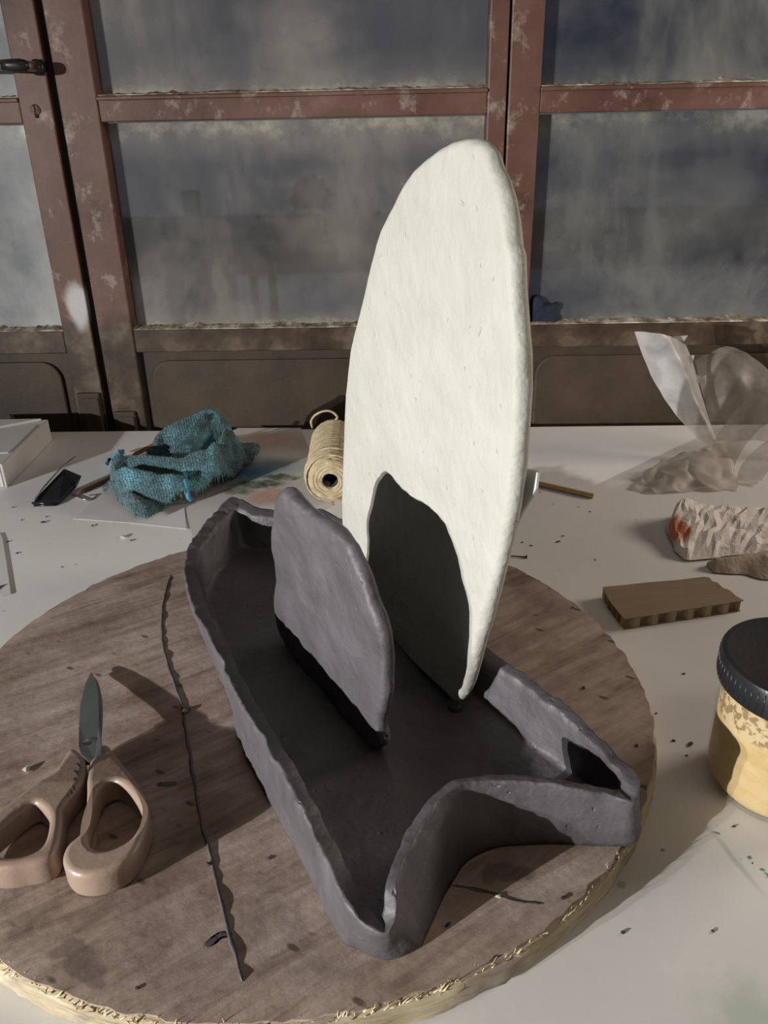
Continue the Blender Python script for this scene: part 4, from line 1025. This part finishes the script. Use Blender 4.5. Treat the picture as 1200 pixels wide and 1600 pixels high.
pm = [oz(x, y, .0003) for x, y in [(303, 846), (288, 792), (283, 770), (330, 690), (372, 669), (470, 669), (520, 790), (430, 830)]]
pp_ = [Vector((p.x, p.y, .0003)) for p in pm]
vs = [p for p in pp_] + [p + Vector((0, 0, .0004)) for p in pp_]; n = len(pp_)
xs = [p.x for p in pp_]; ys = [p.y for p in pp_]; PO = Vector(((min(xs) + max(xs)) / 2, (min(ys) + max(ys)) / 2, .0003))
mb = MB(); mb.hexa(pp_, [p + Vector((0, 0, .0004)) for p in pp_]); tag(mb.build('painted_sheet', painted()), 'paper sheet painted with coral, teal and dark green washes beside the twine', 'paper')
PAPER, _, _ = basic('white_paper', [(.3, (.66, .63, .63)), (.7, (.72, .69, .69))], 8, .8)
paper('paper_sheet', [(114, 811), (200, 817), (291, 827), (288, 792), (283, 765), (230, 740), (170, 763)], .0009, .0004, PAPER, 'white paper sheet under the front of the teal towel')
paper('paper_sheet', [(17, 928), (0, 933), (-40, 940), (-40, 840), (0, 833), (4, 842), (10, 880)], .0009, .0004, PAPER, 'white paper sheet cut off by the left edge of the picture')
mb = MB(); mb.hexa([oz(x, y, .0014) for x, y in ((-30, 925), (7, 913), (0, 918), (-20, 935))], [oz(x, y, .0022) for x, y in ((-30, 925), (7, 913), (0, 918), (-20, 935))])
tag(mb.build('card_scrap', CLIPM), 'pointed black scrap lying on the left paper sheet', 'scrap')

# ------------------------------------------------------------------ teal towel
def towelm():
    m, nt, b = newmat('teal_terry')
    co = coords(nt)
    big = ramp(nt, noise_tex(nt, co, 16, 5, .6), [(.34, (.050, .092, .104)), (.5, (.085, .165, .19)), (.62, (.14, .34, .41))])
    w = warp(nt, co, 22, .010)
    wv = N(nt, 'ShaderNodeTexWave', Scale=95.0, Distortion=3.5, Detail=3.0)
    wv.inputs['Detail Scale'].default_value = 2.0
    mp = nt.nodes.new('ShaderNodeMapping'); mp.inputs['Rotation'].default_value = (0, 0, -.5); nt.links.new(w, mp.inputs[0]); nt.links.new(mp.outputs[0], wv.inputs['Vector'])
    fine = noise_tex(nt, co, 420, 3, .6)
    tips = ramp(nt, fine, [(.42, (.72, .72, .72)), (.66, (1.5, 1.5, 1.45))])
    c = mixc(nt, 1.0, big.outputs[0], tips.outputs[0], 'MULTIPLY')
    wr = ramp(nt, wv.outputs['Fac'], [(.1, (.8, .8, .8)), (.7, (1.1, 1.1, 1.1))])
    c = mixc(nt, .6, c, wr.outputs[0], 'MULTIPLY')
    nt.links.new(c, b.inputs['Base Color']); b.inputs['Roughness'].default_value = .95; b.inputs['Specular IOR Level'].default_value = .1
    b.inputs['Sheen Weight'].default_value = .35; b.inputs['Sheen Roughness'].default_value = .5
    p = bump(nt, b, wv.outputs['Fac'], .0010, .5)
    bump(nt, b, fine, .0022, 1.0, p)
    return m
TERRY = towelm()
HEM, _, _ = basic('blue_hem', [(.3, (.05, .24, .40)), (.7, (.09, .36, .55))], 60, .8, bumps=((300, .001),))
RIDGES = [   # (photo px, py, distance y) along each fold's crest, width in m
    ([(236, 702, 1.005), (252, 674, 1.025), (275, 661, 1.03), (298, 650, 1.035), (318, 639, 1.04), (340, 646, 1.045), (356, 664, 1.045), (362, 692, 1.035)], .017),
    ([(318, 646, 1.03), (303, 664, 1.015), (290, 684, 1.0), (272, 702, .985)], .0095),
    ([(352, 668, 1.03), (346, 690, 1.01), (336, 705, .995)], .011),
    ([(196, 716, .965), (235, 713, .96), (280, 716, .955), (318, 703, .965), (335, 692, .975)], .014),
    ([(172, 738, .935), (195, 730, .935), (230, 738, .925), (265, 742, .92), (290, 744, .925)], .017),
    ([(185, 704, .962), (178, 722, .95), (170, 745, .935)], .011),
    ([(335, 694, .975), (330, 722, .955), (305, 745, .94)], .012),
    ([(365, 692, 1.03), (385, 700, 1.03), (400, 710, 1.035)], .016),
    ([(200, 770, .905), (222, 790, .890), (232, 805, .880)], .016),
]
RID = []
for L, wd in RIDGES:
    RID.append((np.array([tuple(v) for v in cat_open([yp(*q) for q in L], 10)]), wd))
tout = cat_closed([tuple(oz(x, y, 0)) for x, y in [(163, 765), (176, 785), (200, 806), (226, 820), (262, 802), (300, 788), (350, 766), (385, 738), (404, 716)]] + [(-.185, 1.115, 0), (-.24, 1.10, 0), (-.29, 1.075, 0), (-.335, 1.03, 0)], 160)[:, :2]
tx0, tx1, ty0, ty1 = tout[:, 0].min() - .002, tout[:, 0].max() + .002, tout[:, 1].min() - .002, tout[:, 1].max() + .002
NX, NY = 150, 150
gx, gy = np.meshgrid(np.linspace(tx0, tx1, NX), np.linspace(ty0, ty1, NY), indexing='ij')
pts = np.stack([gx.ravel(), gy.ravel()], 1)
dist = np.sqrt(((pts[:, None] - tout[None]) ** 2).sum(2)); jn = dist.argmin(1); dmin = dist.min(1)
tang = np.roll(tout, -1, 0) - np.roll(tout, 1, 0); nrm = np.stack([-tang[:, 1], tang[:, 0]], 1)
area = 0.5 * np.sum(tout[:, 0] * np.roll(tout[:, 1], -1) - np.roll(tout[:, 0], -1) * tout[:, 1])
nrm *= 1 if area > 0 else -1
ins = ((pts - tout[jn]) * nrm[jn]).sum(1) > 0
h = np.full(len(pts), .013)
acc = np.exp(h * 260)
for R_, wd in RID:
    d = np.sqrt(((pts[:, None] - R_[None, :, :2]) ** 2).sum(2)); k = d.argmin(1); dd = d.min(1)
    acc += np.exp(260 * (R_[k, 2] * np.exp(-(dd / wd) ** 2 * .8)))
h = np.log(acc) / 260
HF = [h]
edge = np.clip(dmin / .013, 0, 1)
h = np.where(ins, h * np.sqrt(1 - (1 - edge) ** 2) + .0008, 0)
tv = []
for (x, y), z in zip(pts, h):
    v = Vector((x, y, z))
    f_ = .0035 * nz(v, 45, 1) + .0016 * nz(v, 110, 3)
    tv.append((x + .003 * nz(v, 60, 6), y + .003 * nz(v, 60, 9), max(.0006, z + f_ * min(1, z / .012))))
ok = ins.reshape(NX, NY)
tf = []
for i in range(NX - 1):
    for j in range(NY - 1):
        if ok[i, j] and ok[i + 1, j] and ok[i, j + 1] and ok[i + 1, j + 1]:
            tf.append((i * NY + j, (i + 1) * NY + j, (i + 1) * NY + j + 1, i * NY + j + 1))
used = sorted({i for f_ in tf for i in f_}); ren = {o_: n_ for n_, o_ in enumerate(used)}
tv = [tv[i] for i in used]; tf = [tuple(ren[i] for i in f_) for f_ in tf]
tc_ = oz(285, 760, 0)
tow = root('towel', (tc_.x, tc_.y, 0), 'crumpled teal terry towel with bright blue hem on the painted paper', 'towel')
mesh('terry_cloth', tv, tf, TERRY, tow, True)
hgrid = h.reshape(NX, NY)
def hit(px, py):
    """first point where the line of sight meets the towel"""
    d = ray(px, py)
    for k in range(900):
        y = .82 + k * .0004; p = CAM + d * (y / d.y)
        i = (p.x - tx0) / (tx1 - tx0) * (NX - 1); j = (y - ty0) / (ty1 - ty0) * (NY - 1)
        if 0 <= i < NX - 1 and 0 <= j < NY - 1 and p.z <= hgrid[int(i + .5), int(j + .5)] + .001: return p
    return oz(px, py, .002)
def hem(L, wd):
    P = [Vector(p) for p in cat_open([hit(x, y) for x, y in L], 6)]; vs = []
    for i, p in enumerate(P):
        t = (P[min(i + 1, len(P) - 1)] - P[max(i - 1, 0)]).normalized(); v = (p - CAM).normalized(); s_ = t.cross(v).normalized()
        for q, o_ in ((-1, -.002), (-.6, .0015), (.6, .0015), (1, -.002)): vs.append(p + s_ * wd * q - v * o_)
    vs = [Vector((v_.x, v_.y, max(v_.z, .0015))) for v_ in vs]
    fs = [(i * 4 + k, i * 4 + k + 1, i * 4 + 5 + k, i * 4 + 4 + k) for i in range(len(P) - 1) for k in range(3)] + [(i * 4 + 3, i * 4, i * 4 + 4, i * 4 + 7) for i in range(len(P) - 1)] + [(0, 1, 2, 3), tuple(range(len(P) * 4 - 4, len(P) * 4))]
    mb = MB(); mb.add(vs, fs); o = mb.build('hem', HEM, tow, True); o['label'] = 'bright blue stitched hem'
hem([(286, 736), (288, 748), (291, 762), (294, 776), (300, 782)], .0032)
hem([(167, 727), (176, 717), (186, 708), (195, 706)], .0036)
# terry pile: short loops standing off the cloth
rnd = random.Random(8); mb = MB(); tva = np.array(tv)
for k in range(11000):
    f_ = tf[rnd.randrange(len(tf))]; a_, b_, c_ = (Vector(tv[f_[q]]) for q in (0, 1, 2))
    n_ = (b_ - a_).cross(c_ - a_)
    if n_.length < 1e-12: continue
    n_.normalize(); n_ = n_ if n_.z > 0 else -n_
    u_, w_ = rnd.random(), rnd.random(); p = a_ + (b_ - a_) * u_ + (c_ - b_) * w_ * u_
    d_ = (n_ + Vector((rnd.gauss(0, .5), rnd.gauss(0, .5), rnd.gauss(0, .3)))).normalized(); sd = d_.orthogonal().normalized() * .0005; L_ = rnd.uniform(.0005, .0012)
    if p.z > .003 and n_.z > .3: mb.add([p - sd, p + sd, p + sd * .8 + d_ * L_, p - sd * .8 + d_ * L_], [(0, 1, 2, 3)])
o = mb.build('terry_pile', TERRY, tow); o['kind'] = 'stuff'

# ------------------------------------------------------------------ crumbs
CRUMB, _, _ = basic('clay_crumb', [(.3, (.04, .034, .034)), (.7, (.075, .066, .068))], 60, .8)
PALEC, _, _ = basic('pale_crumb', [(.3, (.55, .52, .45)), (.7, (.68, .65, .58))], 60, .8)
def crumb_mesh(seed, mat):
    bm = bmesh.new(); bmesh.ops.create_icosphere(bm, subdivisions=1, radius=1)
    rnd = random.Random(seed)
    for v in bm.verts: v.co *= rnd.uniform(.6, 1.15)
    for v in bm.verts: v.co.z = v.co.z * .6 + .55
    me = bpy.data.meshes.new('crumb'); bm.to_mesh(me); bm.free(); me.materials.append(mat); return me
cm = [crumb_mesh(k, CRUMB) for k in range(4)]; cp = crumb_mesh(9, PALEC)
rnd = random.Random(12)
def crumb(px, py, z, s, label, group, me=None, el=1.0):
    o = bpy.data.objects.new('clay_crumb', me or rnd.choice(cm)); COL.objects.link(o); p = oz(px, py, z)
    o.location = (p.x, p.y, z); o.scale = (s * el, s, s * .8); o.rotation_euler = (0, 0, rnd.uniform(0, 3)); tag(o, label, 'crumb', group)
LT, LB = 'clay crumbs on the table', 'clay crumbs on the board'
for px, py, z, s, lb in [
    (67, 817, 0, .0026, 'largest dark clay crumb on the table below the binder clip'),
    (73, 808, 0, .0016, 'long dark crumb just above the largest crumb below the binder clip'),
    (145, 822, 0, .0018, 'dark crumb just below the left corner of the paper under the towel'),
    (27, 865, 0, .0015, 'lone dark crumb just right of the paper at the left picture edge'),
    (12, 847, 0, .0018, 'dark flake touching the upper corner of the paper at the left picture edge'),
    (20, 793, 0, .0015, 'small dark speck left of the binder clip towards the white box'),
    (34, 813, 0, .0011, 'faint speck halfway between the binder clip and the left cut-off paper'),
    (205, 845, 0, .0016, 'small dark crumb just right of the pale crumb near the board'),
    (128, 690, 0, .0012, 'faint speck on the table between the white box and the towel'),
    (879, 838, 0, .0014, 'upper of two dark crumbs midway between the wooden stick and the nail'),
    (872, 847, 0, .0019, 'lower, longer of two dark crumbs midway between the wooden stick and the nail'),
    (816, 848, 0, .0013, 'left of two pale grey crumbs just above the nail'),
    (830, 853, 0, .0013, 'right of two pale grey crumbs just above the nail'),
    (844, 769, 0, .0011, 'small speck just under the left end of the wooden stick'),
    (922, 800, 0, .0013, 'faint curved crumb below the right end of the wooden stick'),
    (930, 875, 0, .0011, 'lone speck far right of the nail towards the cardboard'),
    (1053, 1158, 0, .0013, 'small black speck left of the biggest speck beside the jar'),
    (1079, 1164, 0, .0020, 'biggest grey speck on the table close to the left of the jar'),
    (1073, 1181, 0, .0010, 'tiny speck just below the biggest speck beside the jar'),
    (1025, 1115, 0, .0011, 'tiny speck close to the right rim of the board'),
    (1068, 1053, 0, .0013, 'streaky speck on the table between the cardboard and the jar'),
    (1146, 1292, 0, .0011, 'tiny speck just in front of the foot of the jar'),
    (973, 1458, 0, .0016, 'lone dark speck on the bare table right of the board front edge'),
    (1114, 1456, 0, .0012, 'faint grey speck on the bare table in front of the green line'),
    (912, 1076, ZB, .0018, 'dark crumb on the board behind the right fork of the dish'),
    (895, 950, ZB, .0014, 'dark crumb on the far right of the board near its back rim'),
    (995, 1166, ZB, .0014, 'dark crumb at the right rim of the board above the fork tip'),
    (880, 1405, ZB, .0018, 'dark crumb near the pale edge of the board below the right fork'),
    (700, 1446, ZB, .0016, 'dark crumb on the board just right of the front fork tip'),
    (420, 1342, ZB, .0012, 'small dark flake on the board left of the dish wall'),
    (325, 1352, ZB, .0018, 'dark clay flake touching the left side of the long ridge'),
    (215, 1545, ZB, .0013, 'small dark flake on the board near its front left edge')]:
    crumb(px, py, z, s, lb, LB if z else LT, None, rnd.uniform(1, 1.8))
crumb(192, 840, 0, .0034, 'pale crumb on the table between the towel and the board', None, cp, 1.4)
crumb(42, 1204, ZB, .0034, 'pale crumb on the board left of the scissors', None, cp, 1.2)
crumb(290, 1112, ZB, .0034, 'grey clay crumb at the kink of the long clay ridge', None, None, 1.3)
crumb(780, 1402, ZB, .0017, 'tiny pale crumb on the board inside the notch', None, cp, 1.5)
